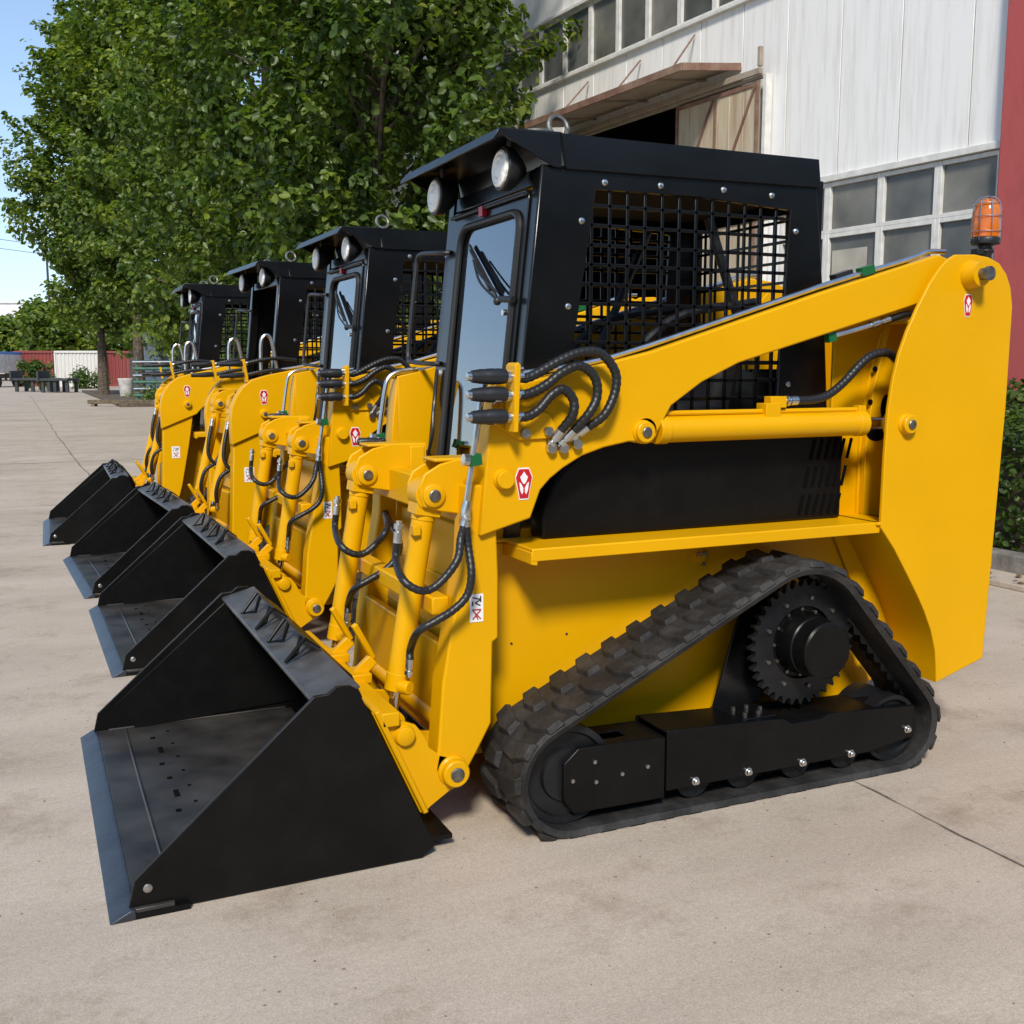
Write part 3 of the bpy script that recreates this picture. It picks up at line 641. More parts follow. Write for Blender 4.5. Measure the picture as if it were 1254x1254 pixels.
        m.box((.07, A.y, 1.172), (.055, .05, .05)); m.box((.43, A.y, 1.170), (.03, .03, .03)); m.cyl((-.30, A.y, 1.172), (.42, A.y, 1.172), .008, n=10)
        m.cyl((-.385, A.y - .03, 1.125), (-.385, A.y + .03, 1.125), .038, n=20); m.box((.095, A.y, 1.20), (.06, .035, .035))
        lr = m.build('lift_cylinder', YEL, root, bevel=.002)
        MB().cyl((.44, A.y, 1.128), (.55, A.y, 1.126), .020, n=16).build('piston_rod', ROD, lr)
        yy = A.y - s_ * .005
        hose(root, [(.165, yy, 1.204), (.24, yy, 1.206), (.30, yy, 1.222), (.36, yy, 1.262), (.42, yy, 1.315), (.47, yy, 1.345), (.53, yy, 1.352), (.60, yy + s_ * .03, 1.33)], .0135, e1=0)
        pf = MB().tube([(.30, yy, 1.402), (.40, yy, 1.425), (.46, yy, 1.440)], .009, 8, 3).build('pipe', CHR, root)
        MB().lathe((.455, yy, 1.439), (1, 0, .25), [(0, .010), (.002, .014), (.03, .014), (.032, .010), (.05, .010), (.052, .014), (.075, .014)], 12).build('hose_fitting', CHR, pf)
        MB().box((.295, yy, 1.402), (.03, .022, .035), (0, R(-15), 0)).build('pipe_tape', GREEN, pf)
        MB().tube([(.52, yy, 1.454), (.60, yy, 1.475), (.68, yy + s_ * .02, 1.48)], .012, 8, 3).build('hydraulic_hose', HOSE, root)
    emblem(root, *( (-.772, .990) if kind == 'A' else (-.80, 1.13)), -.5805, -1, .048, .080)
    if kind == 'B': safety_label(root, -.90, .66, -.5605, -1, .06, .09)
    else: safety_label(root, -.905, .652, -.5605, -1)
    cylT, cylB = ((-1.005, .961), (-1.118, .330)) if kind == 'A' else ((-.93, 1.075), (-1.115, .335))
    cys = (-.450, .165) if kind == 'A' else (-.36, .10)
    for y in cys:
        cy = cylinder(root, cylT, cylB, y, .0315, .865 if kind == 'A' else .80)
        boss(cy, cylT[0], cylT[1], y - .040, -1, .032, .022)
        # bracket from the arm to the upper eye
        bp = [(-1.045, .985), (-1.030, 1.020), (-.985, 1.045), (-.92, 1.060), (-.80, 1.055), (-.80, .93), (-.88, .91), (-.93, .905), (-.985, .915), (-1.035, .93)]
        off = cylT[0] + 1.005
        br = MB()
        for q in (-.052, .044): br.prism([(x + off, z + cylT[1] - .961) for x, z in bp], y + q, y + q + .010)
        br.box((-.90 + off, y, 1.055 + cylT[1] - .961), (.20, .10, .010)); br.box((-.835 + off, y, .97 + cylT[1] - .961), (.05, .12, .16))
        br.build('ram_bracket', YEL, root, bevel=.004)
        pt = MB().box((cylT[0] - .045, y - .03, cylT[1] - .095), (.022, .03, .03)); pt.build('ram_port', YEL, cy, bevel=.003)
        pt = MB().cyl((cylB[0] + .04, y - .05, cylB[1] + .10), (cylB[0] + .02, y - .02, cylB[1] + .10), .02, n=12); pt.build('ram_port', YEL, cy, bevel=.003)
        # hoses of this ram
        y2 = y - .06
        hx = (-.892, .862) if kind == 'A' else (-.86, .86)
        sx_ = -.115 if y < 0 else -.10
        ey = -.605 if y < 0 else (.385 if kind == 'A' else y - .10); ex = .05 if y > 0 else 0
        if kind == 'A':
            d_ = 0 if y < 0 else .60
            h1 = [(-1.139, 0.856), (-1.144, 0.801), (-1.131, 0.761), (-1.103, 0.734), (-1.064, 0.729), (-1.023, 0.756), (-0.985, 0.804), (-0.966, 0.853), (-0.954, 0.892)]; h2 = [(-1.11, 0.54), (-1.107, 0.575), (-1.088, 0.613), (-1.047, 0.644), (-0.996, 0.67), (-0.958, 0.706), (-0.946, 0.763), (-0.945, 0.834), (-0.95, 0.891)]
            e1_ = [(-1.11, 0.844), (-1.115, 0.796)]; e2_ = [(-1.08, 0.508), (-1.077, 0.544)]
            for hh, ee, e0 in ((h1, e1_, .06), (h2, e2_, .05)):
                hh = [ee[0], ee[1]] + hh[2:]
                pts = [(x, (y - .055) if i < 2 else -.600 + d_ - (.025 if 2 < i < 7 else 0), z) for i, (x, z) in enumerate(hh)]
                if y > 0: pts[-1] = (-.855, .385, .86); pts[-2] = (-.862, .375, .80)
                hose(root, pts, .0108, e0=e0, e1=.03)
        else:
            hose(root, [(cylT[0] - .06, y - .05, cylT[1] - .14), (cylT[0] - .085, y - .065, cylT[1] - .24), (cylT[0] - .09, y - .07, cylT[1] - .33), (cylT[0] - .05, y - .075, cylT[1] - .39), (cylT[0] + .01, y - .07, cylT[1] - .37), (cylT[0] + .06, y - .05, cylT[1] - .26), (cylT[0] + .08, y, cylT[1] - .12)], .0125, e1=0)
            hose(root, [(cylB[0] + .045, y - .055, cylB[1] + .14), (cylB[0] + .04, y - .07, cylB[1] + .22), (cylB[0] + .07, y - .08, cylB[1] + .31), (cylB[0] + .14, y - .07, cylB[1] + .36), (cylB[0] + .20, y - .03, cylB[1] + .46), (cylB[0] + .22, y, cylB[1] + .56)], .0125, e1=0)
    # cross members between the legs
    xm = MB(); xm.box((-.99 if kind == 'A' else -.90, -.06, .655), (.05, .90, .05)); xm.box((-.93, -.06, .40), (.03, .90, .22)); xm.box((-.90, -.06, .93), (.06, .95, .10)); xm.box((-.885, -.06, .60), (.012, .62, .16), (0, R(8), 0))
    xm.cyl((-.93, -.52, .27), (-.93, .42, .27), .03, n=18)
    xm.build('cross_member', YEL, root, bevel=.005)
    for y in (-.36, .24): MB().prism([(-.88, .50), (-.86, .92), (-.80, .92), (-.82, .50)], y, y + .01).build('gusset', YEL, root, bevel=.002)
    if kind == 'A':
        # vertical pipe at the front of each arm
        for y, s_, dx in ((-.588, 1, 0), (.398, 1, .05)):
            xx = lambda x: x + dx
            pp = [(-0.947, 0.912), (-0.94, 0.973), (-0.925, 1.061), (-0.913, 1.139), (-0.898, 1.229), (-0.884, 1.27), (-0.846, 1.291), (-0.779, 1.3)]
            p = MB().tube([(xx(x), y, z) for x, z in pp], .0085, 10, 4).build('pipe', CHR, root)
            MB().box((xx(pp[2][0] + .004), y - .002, pp[2][1]), (.034, .024, .03), (0, R(-8), 0)).build('pipe_tape', GREEN, p)
            MB().cyl((xx(pp[2][0] - .03), y - .005, pp[2][1] + .002), (xx(pp[2][0] - .014), y - .005, pp[2][1]), .016, n=10).build('pipe_clamp', CHR, p)
            MB().lathe((xx(pp[0][0] + .002), y, pp[0][1] + .02), (-.15, 0, -1), [(-.02, .011), (0, .014), (.04, .014), (.045, .011), (.06, .011)], 12).build('hose_fitting', CHR, p)
        # coupler bracket and the three hoses looping over the arm
        cb = MB().prism([(-.835, 1.135), (-.822, 1.135), (-.815, 1.31), (-.822, 1.318), (-.832, 1.31)], -.655, -.595)
        cb.prism([(-.855, 1.15), (-.79, 1.11), (-.69, 1.112), (-.675, 1.14), (-.70, 1.18), (-.84, 1.22)], -.590, -.5815)
        cb = cb.build('coupler_bracket', YEL, root, bevel=.002)
        for x, z in ((-.775, 1.128), (-.705, 1.132)): MB().cyl((x, -.59, z), (x, -.604, z), .013, n=12).build('bracket_bolt', BOLT, cb)
        for pts in ([(-0.818, 1.279), (-0.78, 1.279), (-0.683, 1.326), (-0.621, 1.346), (-0.564, 1.342), (-0.519, 1.293), (-0.519, 1.238), (-0.551, 1.176), (-0.594, 1.139)], [(-0.818, 1.232), (-0.78, 1.236), (-0.732, 1.257), (-0.683, 1.291), (-0.629, 1.309), (-0.583, 1.278), (-0.575, 1.227), (-0.602, 1.177), (-0.637, 1.129)], [(-0.818, 1.174), (-0.784, 1.176), (-0.751, 1.194), (-0.712, 1.233), (-0.678, 1.246), (-0.648, 1.217), (-0.65, 1.177), (-0.674, 1.13)]):
            z0 = pts[0][1]
            hose(root, [(x, -.632 if i < len(pts) - 1 else -.605, z) for i, (x, z) in enumerate(pts)], .0130, e0=.085, e1=.06)
            cp = MB().lathe((-.845, -.632, z0 + .002), (-1, 0, 0), [(0, .013), (.004, .019), (.02, .021), (.055, .021), (.06, .0195), (.075, .0195), (.10, .016), (.104, .010)], 16).build('quick_coupler', PLAS, root)
            MB().lathe((-.950, -.632, z0 + .002), (-1, 0, 0), [(-.004, .012), (.008, .012), (.01, .006)], 12).build('coupler_tip', CHR, cp)
            MB().cyl((-.845, -.632, z0 + .002), (-.80, -.632, z0 + .002), .013, n=12).build('coupler_neck', CHR, cp)
            x1, z1 = pts[-1]
            MB().cyl((x1 - .02, -.60, z1 - .045), (x1 - .02, -.578, z1 - .045), .014, n=12).build('pipe_port', CHR, root)
        # lighter fittings above the far arm
        MB().lathe((-.86, .37, 1.05), (-1, 0, 0), [(0, .012), (.03, .015), (.09, .015), (.10, .009)], 12).build('quick_coupler', PLAS, root)
        fp = MB().prism([(-.81, 1.00), (-.815, 1.275), (-.74, 1.29), (-.60, 1.33), (-.55, 1.34), (-.57, 1.12), (-.66, 1.02)], .36, .372).build('arm_gusset', YEL, root, bevel=.003)
    else:
        for y in (-.53, .34):
            p = MB().tube([(-.80, y, 1.27), (-.795, y, 1.45), (-.775, y, 1.50), (-.745, y, 1.50), (-.725, y, 1.45), (-.70, y, 1.29)], .011, 10, 5).build('pipe', CHR, root)
            cbr = MB().prism([(-.90, 1.22), (-.885, 1.22), (-.905, 1.36), (-.92, 1.355)], y - .04, y + .02).build('coupler_bracket', YEL, root, bevel=.002)
            for z in (1.265, 1.335): 
                cp = MB().lathe((-.905, y - .01, z), (-1, 0, -.05), [(0, .012), (.01, .018), (.06, .018), (.10, .015), (.15, .013)], 12).build('quick_coupler', PLAS, root)
                hose(root, [(-.89, y - .01, z), (-.80, y - .02, z + .02), (-.70, y - .02, z + .03), (-.58, y - .01, z + .02)], .012, e0=.04, e1=0)
    # ------------------------------------------------ quick hitch and bucket
    qp = [(-1.206, .395), (-1.17, .385), (-1.12, .360), (-1.085, .345), (-1.062, .315), (-1.045, .275), (-1.02, .252), (-.985, .240), (-.955, .235), (-.938, .21), (-.935, .18), (-.955, .155), (-.99, .14), (-1.045, .105), (-1.062, .088), (-1.075, .095)]
    for y in (-.56, -.33, .12, .36):
        q = MB().prism(qp, y, y + .014).build('hitch_plate', YEL, root, bevel=.003)
        if y in (-.56, .12): boss(q, -1.118, .322, y, -1, .026, .018, False)
    qx = MB(); qx.bar((-1.16, -.58, .375), (-1.16, .40, .375), .05, .04); qx.prism([(-1.205, .40), (-1.19, .405), (-1.055, .10), (-1.07, .095)], -.58, .40)
    qx.build('hitch_frame', YEL, root, bevel=.004)
    for y in (-.22, .02):
        l_ = MB().bar((-1.15, y, .40), (-1.10, y - .01, .45), .030, .035); l_.bar((-1.10, y - .01, .45), (-1.16, y - .02, .56), .020, .018); l_.box((-1.15, y, .40), (.07, .10, .03))
        l_.build('latch_lever', YEL, root, bevel=.004)
    by0, by1 = -.64, .74
    bucket = empty('bucket'); bucket.parent = root
    side = [(-1.842, .012), (-1.824, .088), (-1.379, .486), (-1.345, .487), (-1.322, .504), (-1.285, .502), (-1.266, .488), (-1.075, .062), (-1.062, .030), (-1.098, .004), (-1.70, .004)]
    for y, s_ in ((by0, 1), (by1, -1)):
        sd = MB().prism(side, y, y + s_ * .012)
        sd.prism([(-1.36, .462), (-1.335, .462), (-1.31, .485), (-1.285, .483), (-1.10, .05), (-1.70, .02), (-1.765, .115)], y + s_ * .012, y + s_ * .020)
        sdo = sd.build('bucket_side', BKT, bucket, bevel=.0022)
        MB().lathe((-1.795, y, .067), (0, -s_, 0), [(0, .011), (.004, .011), (.006, .007)], 12).build('side_bolt', BOLT, sdo)
    MB().strip([(-1.80, .006), (-1.70, .006), (-1.15, .006), (-1.10, .018), (-1.075, .06), (-1.20, .335), (-1.262, .470)], by0 + .02, by1 - .02, .010).build('bucket_back', BKT, bucket)
    MB().prism([(-1.826, .0245), (-1.735, .0245), (-1.735, .004), (-1.826, .002)], by0 - .012, by1 + .012).build('lip_plate', BFLOOR, bucket, bevel=.0015)
    fl = MB().box(((-1.7345 - 1.14) / 2, (by0 + by1) / 2, .0195), (.594, by1 - by0 - .044, .006)).build('bucket_floor', BFLOOR, bucket)
    for k in range(9):
        yy = by0 + .14 + k * .135
        MB().box((-1.645 + .012 * random.uniform(-1, 1), yy, .0232), (.016, .02 + .035 * (k % 3 == 1), .0016)).build('wear_slot', SLOT, fl); MB().box((-1.60, yy + .05, .0232), (.010, .012, .0016)).build('wear_slot', SLOT, fl)
    for y in (by0 + .014, by1 - .014): MB().tube([(-1.79, y, .024), (-1.5, y, .024), (-1.16, y, .024)], .005, 6, 0).build('weld_bead', BFLOOR, bucket)
    wl = MB().tube([(-1.735, by0 + .03, .0235), (-1.737, .05, .0245), (-1.735, by1 - .03, .0235)], .005, 6).build('weld_bead', BFLOOR, bucket)
    MB().prism([(-1.885, .000), (-1.838, .0245), (-1.826, .0245), (-1.826, .001), (-1.84, .000)], by0 - .018, by1 + .018).build('cutting_edge', BLIP, bucket, bevel=.0015)
    for y, s_ in ((by0, -1), (by1, 1)): MB().box((-1.77, y + s_ * .009, .008), (.14, .016, .014)).build('edge_cap', BKT, bucket)
    tf = MB().prism([(-1.372, .478), (-1.268, .540), (-1.258, .525), (-1.36, .462)], by0 + .013, by1 - .013)
    tf = MB().prism([(-1.380, .458), (-1.345, .455), (-1.255, .490), (-1.262, .502), (-1.380, .470)], by0 + .013, by1 - .013).build('top_rail', RAIL_SHEEN, bucket, bevel=.003)
    for yc in (-.16, .26):
        stp = MB(); w = .13
        f = lambda u, y, h: (-1.372 + u * .105, y, .474 + u * .028 + h)
        stp.add([f(.95, yc - w, .010), f(.95, yc + w, .010), f(.52, yc + w, .055), f(.52, yc - w, .055), f(.95, yc - w, .016), f(.95, yc + w, .016), f(.54, yc + w, .061), f(.54, yc - w, .061)], [(0, 3, 2, 1), (4, 5, 6, 7), (0, 1, 5, 4), (1, 2, 6, 5), (2, 3, 7, 6), (3, 0, 4, 7)])
        for sgn in (-1, 1): stp.tube([f(.52, yc + sgn * w, .058), f(.02, yc + sgn * (w - .01), .008), f(.38, yc + sgn * (w - .045), .008), f(.53, yc + sgn * (w - .05), .056)], .006, 8, 0)
        stp.build('step_guard', BKT, tf, bevel=.001)
    bkf = MB().prism([(-1.262, .50), (-1.225, .47), (-1.195, .40), (-1.255, .45)], by0 + .20, by1 - .2); bkf.box((-1.06, .03, .035), (.12, 1.28, .012))
    bkf.build('hitch_adapter', BKT, bucket)
    return root

A = make_loader('A')
# rotating beacon, only on the nearest machine
(bx, bz), by_ = [(0.996, 1.685)][0], -.50
be = empty('beacon'); be.parent = A
MB().lathe((bx, by_, bz), (0, 0, 1), [(-.04, .022), (0, .022), (.012, .030), (.02, .024), (.03, .024), (.034, .046), (.05, .048), (.056, .046)], 24).box((bx - .025, by_, bz + .008), (.05, .03, .02)).build('beacon_base', PLAS, be, bevel=.002)
MB().lathe((bx, by_, bz + .056), (.03, 0, 1), [(0, .046), (.03, .0455), (.085, .043), (.108, .038), (.124, .025), (.130, .006)], 28).build('beacon_lens', AMBER, be)
MB().lathe((bx, by_, bz + .06), (.03, 0, 1), [(0, .028), (.04, .028), (.045, .02), (.085, .02)], 16).build('beacon_reflector', AMB2, be)
cg = MB()
for k in range(8):
    t = 2 * PI * k / 8 + .3; cg.tube([(bx + r * math.cos(t), by_ + r * math.sin(t), bz + z) for r, z in ((.050, .045), (.0495, .10), (.047, .145), (.042, .168), (.028, .186), (.004, .193))], .0016, 6, 4)
for r, z in ((.0500, .075), (.0485, .125), (.042, .168)): cg.tube([(bx + r * math.cos(t), by_ + r * math.sin(t), bz + z) for t in [2 * PI * i / 24 for i in range(24)]], .0016, 6, 0, True)
cg.build('beacon_cage', CHR, be)
A.location = (2.0, 3.1885, 0)
GRP = 'loaders parked in a row'
tag(A, 'nearest yellow tracked loader with an amber beacon and its whole rubber track in view', 'loader', GRP)
A2 = copy_tree(A, None, ('beacon',)); A2.location = (2.15, 5.366, 0); A2.rotation_euler.z = R(.76)
tag(A2, 'second yellow loader in the row, hose loops over its arm and a glazed cab door', 'loader', GRP)
B = make_loader('B'); B.location = (1.962, 9.122, 0); B.rotation_euler.z = R(-1.06)
tag(B, 'farthest yellow loader in the row, rounded arms and a glazed cab', 'loader', GRP)
B2 = copy_tree(B, None, ('door',)); B2.location = (2.10, 7.157, 0); B2.rotation_euler.z = R(2.83)
tag(B2, 'third yellow loader in the row, rounded arms and a cab with no door', 'loader', GRP)

# ------------------------------------------------------------------ ground
g = MB()
xs = [-400, -60, -20, -6, 0, 3, 6, 20, 60, 400]; ys = [-200, -30, -6, 0, 3, 6, 10, 20, 40, 100, 600]
g.add([(x, y, 0) for y in ys for x in xs], [(j * 10 + i, j * 10 + i + 1, j * 10 + 11 + i, j * 10 + 10 + i) for j in range(10) for i in range(9)])
struct(g.build('yard_ground', CONC))
def crack(pts, w, name='slab_joint', step=.12):
    m = MB(); L = []; R_ = []
    rnd = random.Random(3)
    off = 0
    for (a, b) in zip(pts[:-1], pts[1:]):
        a, b = Vector(a), Vector(b); n = max(2, int((b - a).length / step)); d = (b - a).normalized(); s_ = Vector((-d.y, d.x))
        for i in range(n):
            off = off * .8 + rnd.uniform(-1, 1) * w * .6; ww = w * rnd.uniform(.35, 1.1); p = a.lerp(b, i / n) + s_ * off
            L.append(p + s_ * ww / 2); R_.append(p - s_ * ww / 2)
    k = len(L); m.add([(p.x, p.y, .004) for p in L] + [(p.x, p.y, .004) for p in R_], [(i, i + 1, k + i + 1, k + i) for i in range(k - 1)])
    return struct(m.build(name, JOINT))
crack([(2.34, 4.4), (2.325, 1.89), (2.31, -2)], .007, step=.05)
crack([(.68, 13.2), (.55, 25), (.30, 58)], .022, step=.3)
crack([(-3.2, 1), (-3.6, 20), (-5, 60)], .03, step=.3)
crack([(-14, 16.4), (4, 16.1)], .03, step=.3)
crack([(-14, 30.2), (4, 29.8)], .04, step=.3)
crack([(-9, 11.2), (1.0, 11.05)], .018, step=.2)

# kerb, planting strip and hedge right of the machines
struct(MB().box((5.63, 3.2, .075), (.14, 9.6, .15)).build('kerb', KERB, bevel=.015))
struct(MB().box((5.42, 3.2, .018), (.30, 9.6, .036)).build('gutter_slab', CONC, bevel=.006))
struct(MB().box((6.7, 3.2, .05), (2.0, 9.6, .11)).build('planting_bed', SOIL))

# ------------------------------------------------------------------ foliage
def leaf_mesh(name, P, N, size, mat, seed, tint, fold=.25):
    """P centres (n,3), N rough normals (n,3): a folded six-point leaf each"""
    rs = np.random.RandomState(seed); n = len(P)
    N = N / np.linalg.norm(N, axis=1, keepdims=True)
    T = rs.normal(size=(n, 3)); T -= N * (T * N).sum(1, keepdims=True); T /= np.linalg.norm(T, axis=1, keepdims=True)
    B = np.cross(N, T); s = (size * rs.uniform(.6, 1.3, n))[:, None]
    def q(u, v, h): return P + T * (u * s) + B * (v * s) + N * (h * s)
    V = np.stack([q(-.5, 0, 0), q(-.20, .30, fold * .5), q(.16, .36, fold * .45), q(.56, 0, -.12), q(.16, -.36, fold * .45), q(-.20, -.30, fold * .5)], 1).reshape(-1, 3)
    b = np.arange(n)[:, None] * 6
    F = np.concatenate([b + np.array([[0, 3, 2, 1]]), b + np.array([[0, 5, 4, 3]])], 1).reshape(-1, 4)
    me = bpy.data.meshes.new(name); me.vertices.add(len(V)); me.vertices.foreach_set('co', V.astype(np.float32).ravel())
    me.loops.add(F.size); me.loops.foreach_set('vertex_index', F.astype(np.int32).ravel())
    me.polygons.add(len(F)); me.polygons.foreach_set('loop_start', np.arange(0, F.size, 4, dtype=np.int32))
    at = me.attributes.new('tint', 'FLOAT', 'POINT'); at.data.foreach_set('value', np.repeat(tint, 6).astype(np.float32))
    me.update(calc_edges=True); me.validate(); me.materials.append(mat); return me

def tree(loc, h, rad, base, nclump, per, leaf, seed, label, mat=LEAF, squash=1.0, trunk_r=.2, lean=(0, 0), clump=.55):
    rs = np.random.RandomState(seed)
    root = empty('plane_tree', (*loc, 0)); tag(root, label, 'tree', 'trees along the yard')
    # clump centres: branches at several heights, denser near the outside of an irregular envelope
    cen = []
    while len(cen) < nclump:
        t = rs.uniform(0, 1) ** .9; z = base + (h - base) * t
        env = rad * (math.sin(PI * min(1, .16 + .80 * t)) ** .75) * (1 + .0 * t)
        a = rs.uniform(0, 2 * PI); env *= 1 + .22 * math.sin(3 * a + seed + 5 * t) + .14 * math.sin(7 * a + 9 * t + seed)
        r = env * rs.uniform(.05, 1) ** .55
        cen.append((r * math.cos(a) + lean[0] * t, r * math.sin(a) * squash + lean[1] * t, z))
    cen = np.array(cen)
    tm = MB(); zt = base + (h - base) * .9
    pts = [(0, 0, 0), (.03, .02, base * .5), (lean[0] * .1, lean[1] * .1, base), (lean[0] * .5, lean[1] * .5, (base + h) / 2), (lean[0] * .9, lean[1] * .9, zt)]
    seg = 14
    P = []
    for i in range(seg + 1):
        f = i / seg * (len(pts) - 1); k = min(int(f), len(pts) - 2); P.append(Vector(pts[k]).lerp(Vector(pts[k + 1]), f - k))
    for i in range(seg): tm.cyl(P[i], P[i + 1], trunk_r * (1.15 if i == 0 else 1) * (1 - .85 * i / seg), trunk_r * (1 - .85 * (i + 1) / seg), 10)
    tm.build('trunk', BARK, root)
    lm = MB()
    for i in range(0, nclump, 6):
        c_ = Vector(cen[i]); zz = max(base * .75, c_.z - (abs(c_.x) + abs(c_.y)) * .55); s0 = Vector((lean[0] * zz / h, lean[1] * zz / h, zz))
        mid = s0.lerp(c_, .5) + Vector((0, 0, .12 * (c_ - s0).length)); r0 = .014 + .008 * (c_ - s0).length
        lm.cyl(s0, mid, r0, r0 * .6, 6); lm.cyl(mid, c_, r0 * .6, .008, 6)
    lm.build('limbs', BARK, root)
    idx = np.repeat(np.arange(nclump), per); n = len(idx)
    d = rs.normal(size=(n, 3)); d /= np.linalg.norm(d, axis=1, keepdims=True); rr = rs.uniform(0, 1, n) ** .5
    cs = clump * rs.uniform(.55, 1.35, nclump)
    ax = cen - np.array([0, 0, (base + h) / 2]); ax[:, 2] = np.linalg.norm(ax[:, :2], axis=1) * .45 + .3; ax += rs.normal(size=ax.shape) * .25 * rad
    ax /= np.linalg.norm(ax, axis=1, keepdims=True); uu = rs.uniform(-.7, 1, n)
    off = d * (rr * cs[idx] * (.62 - .32 * uu))[:, None] + ax[idx] * (uu * cs[idx] * 1.15)[:, None]
    Pn = cen[idx] + off
    out = Pn - np.array([0, 0, (base + h) / 2]); out /= np.linalg.norm(out, axis=1, keepdims=True)
    N = np.array([0, 0, .9]) + .55 * d + .5 * out + rs.normal(size=(n, 3)) * .45
    ct = rs.uniform(0, 1, nclump)
    tint = np.clip(.40 * ct[idx] + .55 * rs.uniform(0, 1, n), 0, 1)
    me = leaf_mesh('crown', Pn, N, leaf, mat, seed, tint)
    o = bpy.data.objects.new('crown', me); C.objects.link(o); o.parent = root
    return root

TR = [([(4.72, 14.88)][0], 11.5, 2.15, 1.5, 620, 115, .118, 11, 'large dense tree rising right behind the cabs beside the white building', LEAF, .17, .48),
      ([(4.7, 22.04)][0], 14, 2.5, 1.5, 480, 110, .135, 12, 'tall tree left of the largest crown, behind the far loaders', LEAF, .2, .56),
      ([(4.57, 30.9)][0], 17, 2.35, 2.0, 430, 105, .165, 13, 'tree whose crown fills the middle of the leafy row', LEAF2, .22, .62),
      ([(4.06, 43.23)][0], 19.0, 2.15, 3.8, 380, 100, .20, 14, 'tree with a bare slender trunk standing behind the rack of green pipes', LEAF2, .25, .74),
      ([(3.41, 53.42)][0], 16.4, 3.0, 3.4, 400, 100, .225, 15, 'outermost tall tree of the row against the blue sky', LEAF2, .28, .85)]
for lo, h, r, b, nc, per, lf, sd, lab, mt, tr, cl in TR: tree(lo, h, r, b, nc, per, lf, sd, lab, mt, 1.0, tr, clump=cl)

def leafy_box(name, x0, x1, y0, y1, z0, z1, n, leaf, seed, mat):
    rs = np.random.RandomState(seed)
    u = rs.uniform(0, 1, (n, 3)); k = rs.randint(0, 4, n); dp = rs.uniform(0, .13, n)
    u[k == 0, 0] = dp[k == 0]; u[k == 1, 2] = 1 - dp[k == 1]; u[k == 2, 0] = 1 - dp[k == 2]; u[k == 3, 1] = np.where(rs.uniform(size=(k == 3).sum()) > .5, dp[k == 3] * .2, 1 - dp[k == 3] * .2)
    P = np.array([x0, y0, z0]) + u * np.array([x1 - x0, y1 - y0, z1 - z0])
    P += .05 * np.sin(P[:, [1, 2, 0]] * 7 + seed) + rs.normal(size=(n, 3)) * .02
    N = (u - .5) * np.array([1, .3, 1.2]) + rs.normal(size=(n, 3)) * .4 + np.array([0, 0, .3])
    tint = np.clip(rs.uniform(0, 1, n) * .6 + .35 * (np.sin(P[:, 1] * 5) * .5 + .5) * u[:, 2], 0, 1)
    me = leaf_mesh(name, P, N, leaf, mat, seed, tint); o = bpy.data.objects.new(name, me); C.objects.link(o); return o
def hedge(label, x0, x1, y0, y1, z1, n, leaf, seed):
    root = empty('hedge', ((x0 + x1) / 2, (y0 + y1) / 2, 0)); tag(root, label, 'hedge')
    o = leafy_box('foliage', x0, x1, y0, y1, .12, z1, n, leaf, seed, HEDGE); o.parent = root; o.location = (-(x0 + x1) / 2, -(y0 + y1) / 2, 0)
    m = MB().box((0, 0, z1 * .46 + .03), (x1 - x0 - .22, y1 - y0 - .2, z1 * .8)).build('branches', BARK, root)
    return root
hedge('clipped green hedge along the kerb beside the loader with the beacon', 5.78, 6.45, .5, 8.0, .96, 26000, .055, 21)
hedge('taller hedge behind the clipped one, against the red wall', 6.6, 7.3, .5, 8.0, 1.16, 14000, .06, 22)
lt = MB(); rnd = random.Random(5)
for k in range(240):
    x = rnd.uniform(5.28, 5.56); y = rnd.uniform(1, 7.5); s_ = rnd.uniform(.010, .035); a = rnd.uniform(0, 6.28)
    lt.add([(x + s_ * math.cos(a + q), y + .6 * s_ * math.sin(a + q), .040 + rnd.uniform(0, .012)) for q in (0, 1.6, 3.1, 4.7)], [(0, 1, 2, 3)])
o = lt.build('leaf_litter', pbr('dry_leaf', (.20, .12, .05), .8, var=.5, vscale=20)); o['kind'] = 'stuff'

# ------------------------------------------------------------------ white industrial building
bl = empty('factory_building', (8.4852, 7.2144, 0), R(5.736)); tag(bl, 'white clad factory hall with rusty canopy, sliding door and a red corner pier', 'building')
# local frame: y along the wall away from the camera, x into the building
wp = MB(); gap = .012
cols = [.2, .63, 1.47, 2.28, 3.09, 3.84, 4.62, 5.4, 6.2, 7.0, 7.8, 8.6, 9.4, 10.2, 11, 12, 13, 14, 15, 16, 18, 20, 22, 24]
for a, b in zip(cols[:-1], cols[1:]):
    if b < 3.2: spans = [(3.42, 5.68), (6.62, 8.4), (0, 1.1)]
    elif b < 5.0 and a > 3.2 or a < 3.2: spans = [(4.78, 5.66), (6.62, 8.4)] if a > 3.3 else [(0, 5.66), (6.62, 8.4)]
    elif a < 7.5: spans = [(4.78, 5.66), (6.62, 8.4)]
    else: spans = [(0, 5.66), (6.62, 8.4)]
    for z0, z1 in spans: wp.box((.03, (a + b) / 2, (z0 + z1) / 2), (.05, b - a - gap, z1 - z0))
wp.build('wall_panel', WALL, bl, bevel=.004)
bk = MB().box((.30, 12, 7.5), (.4, 24, 1.8)).box((.075, 1.75, 4.55), (.03, 3.1, 2.3)).box((.075, 16, 2.8), (.03, 16, 5.6)).box((.075, 5.5, 5.2), (.03, 4.4, .86)).box((4, 12, 8.35), (8, 24, .1)).box((8, 12, 4.2), (.1, 24, 8.3)).box((4, 24, 4.2), (8, .1, 8.3)).box((4, .3, 4.2), (7.5, .1, 8.3)).box((.075, 1.7, .55), (.03, 3.0, 1.05))
bk.build('backing_wall', DARK, bl)
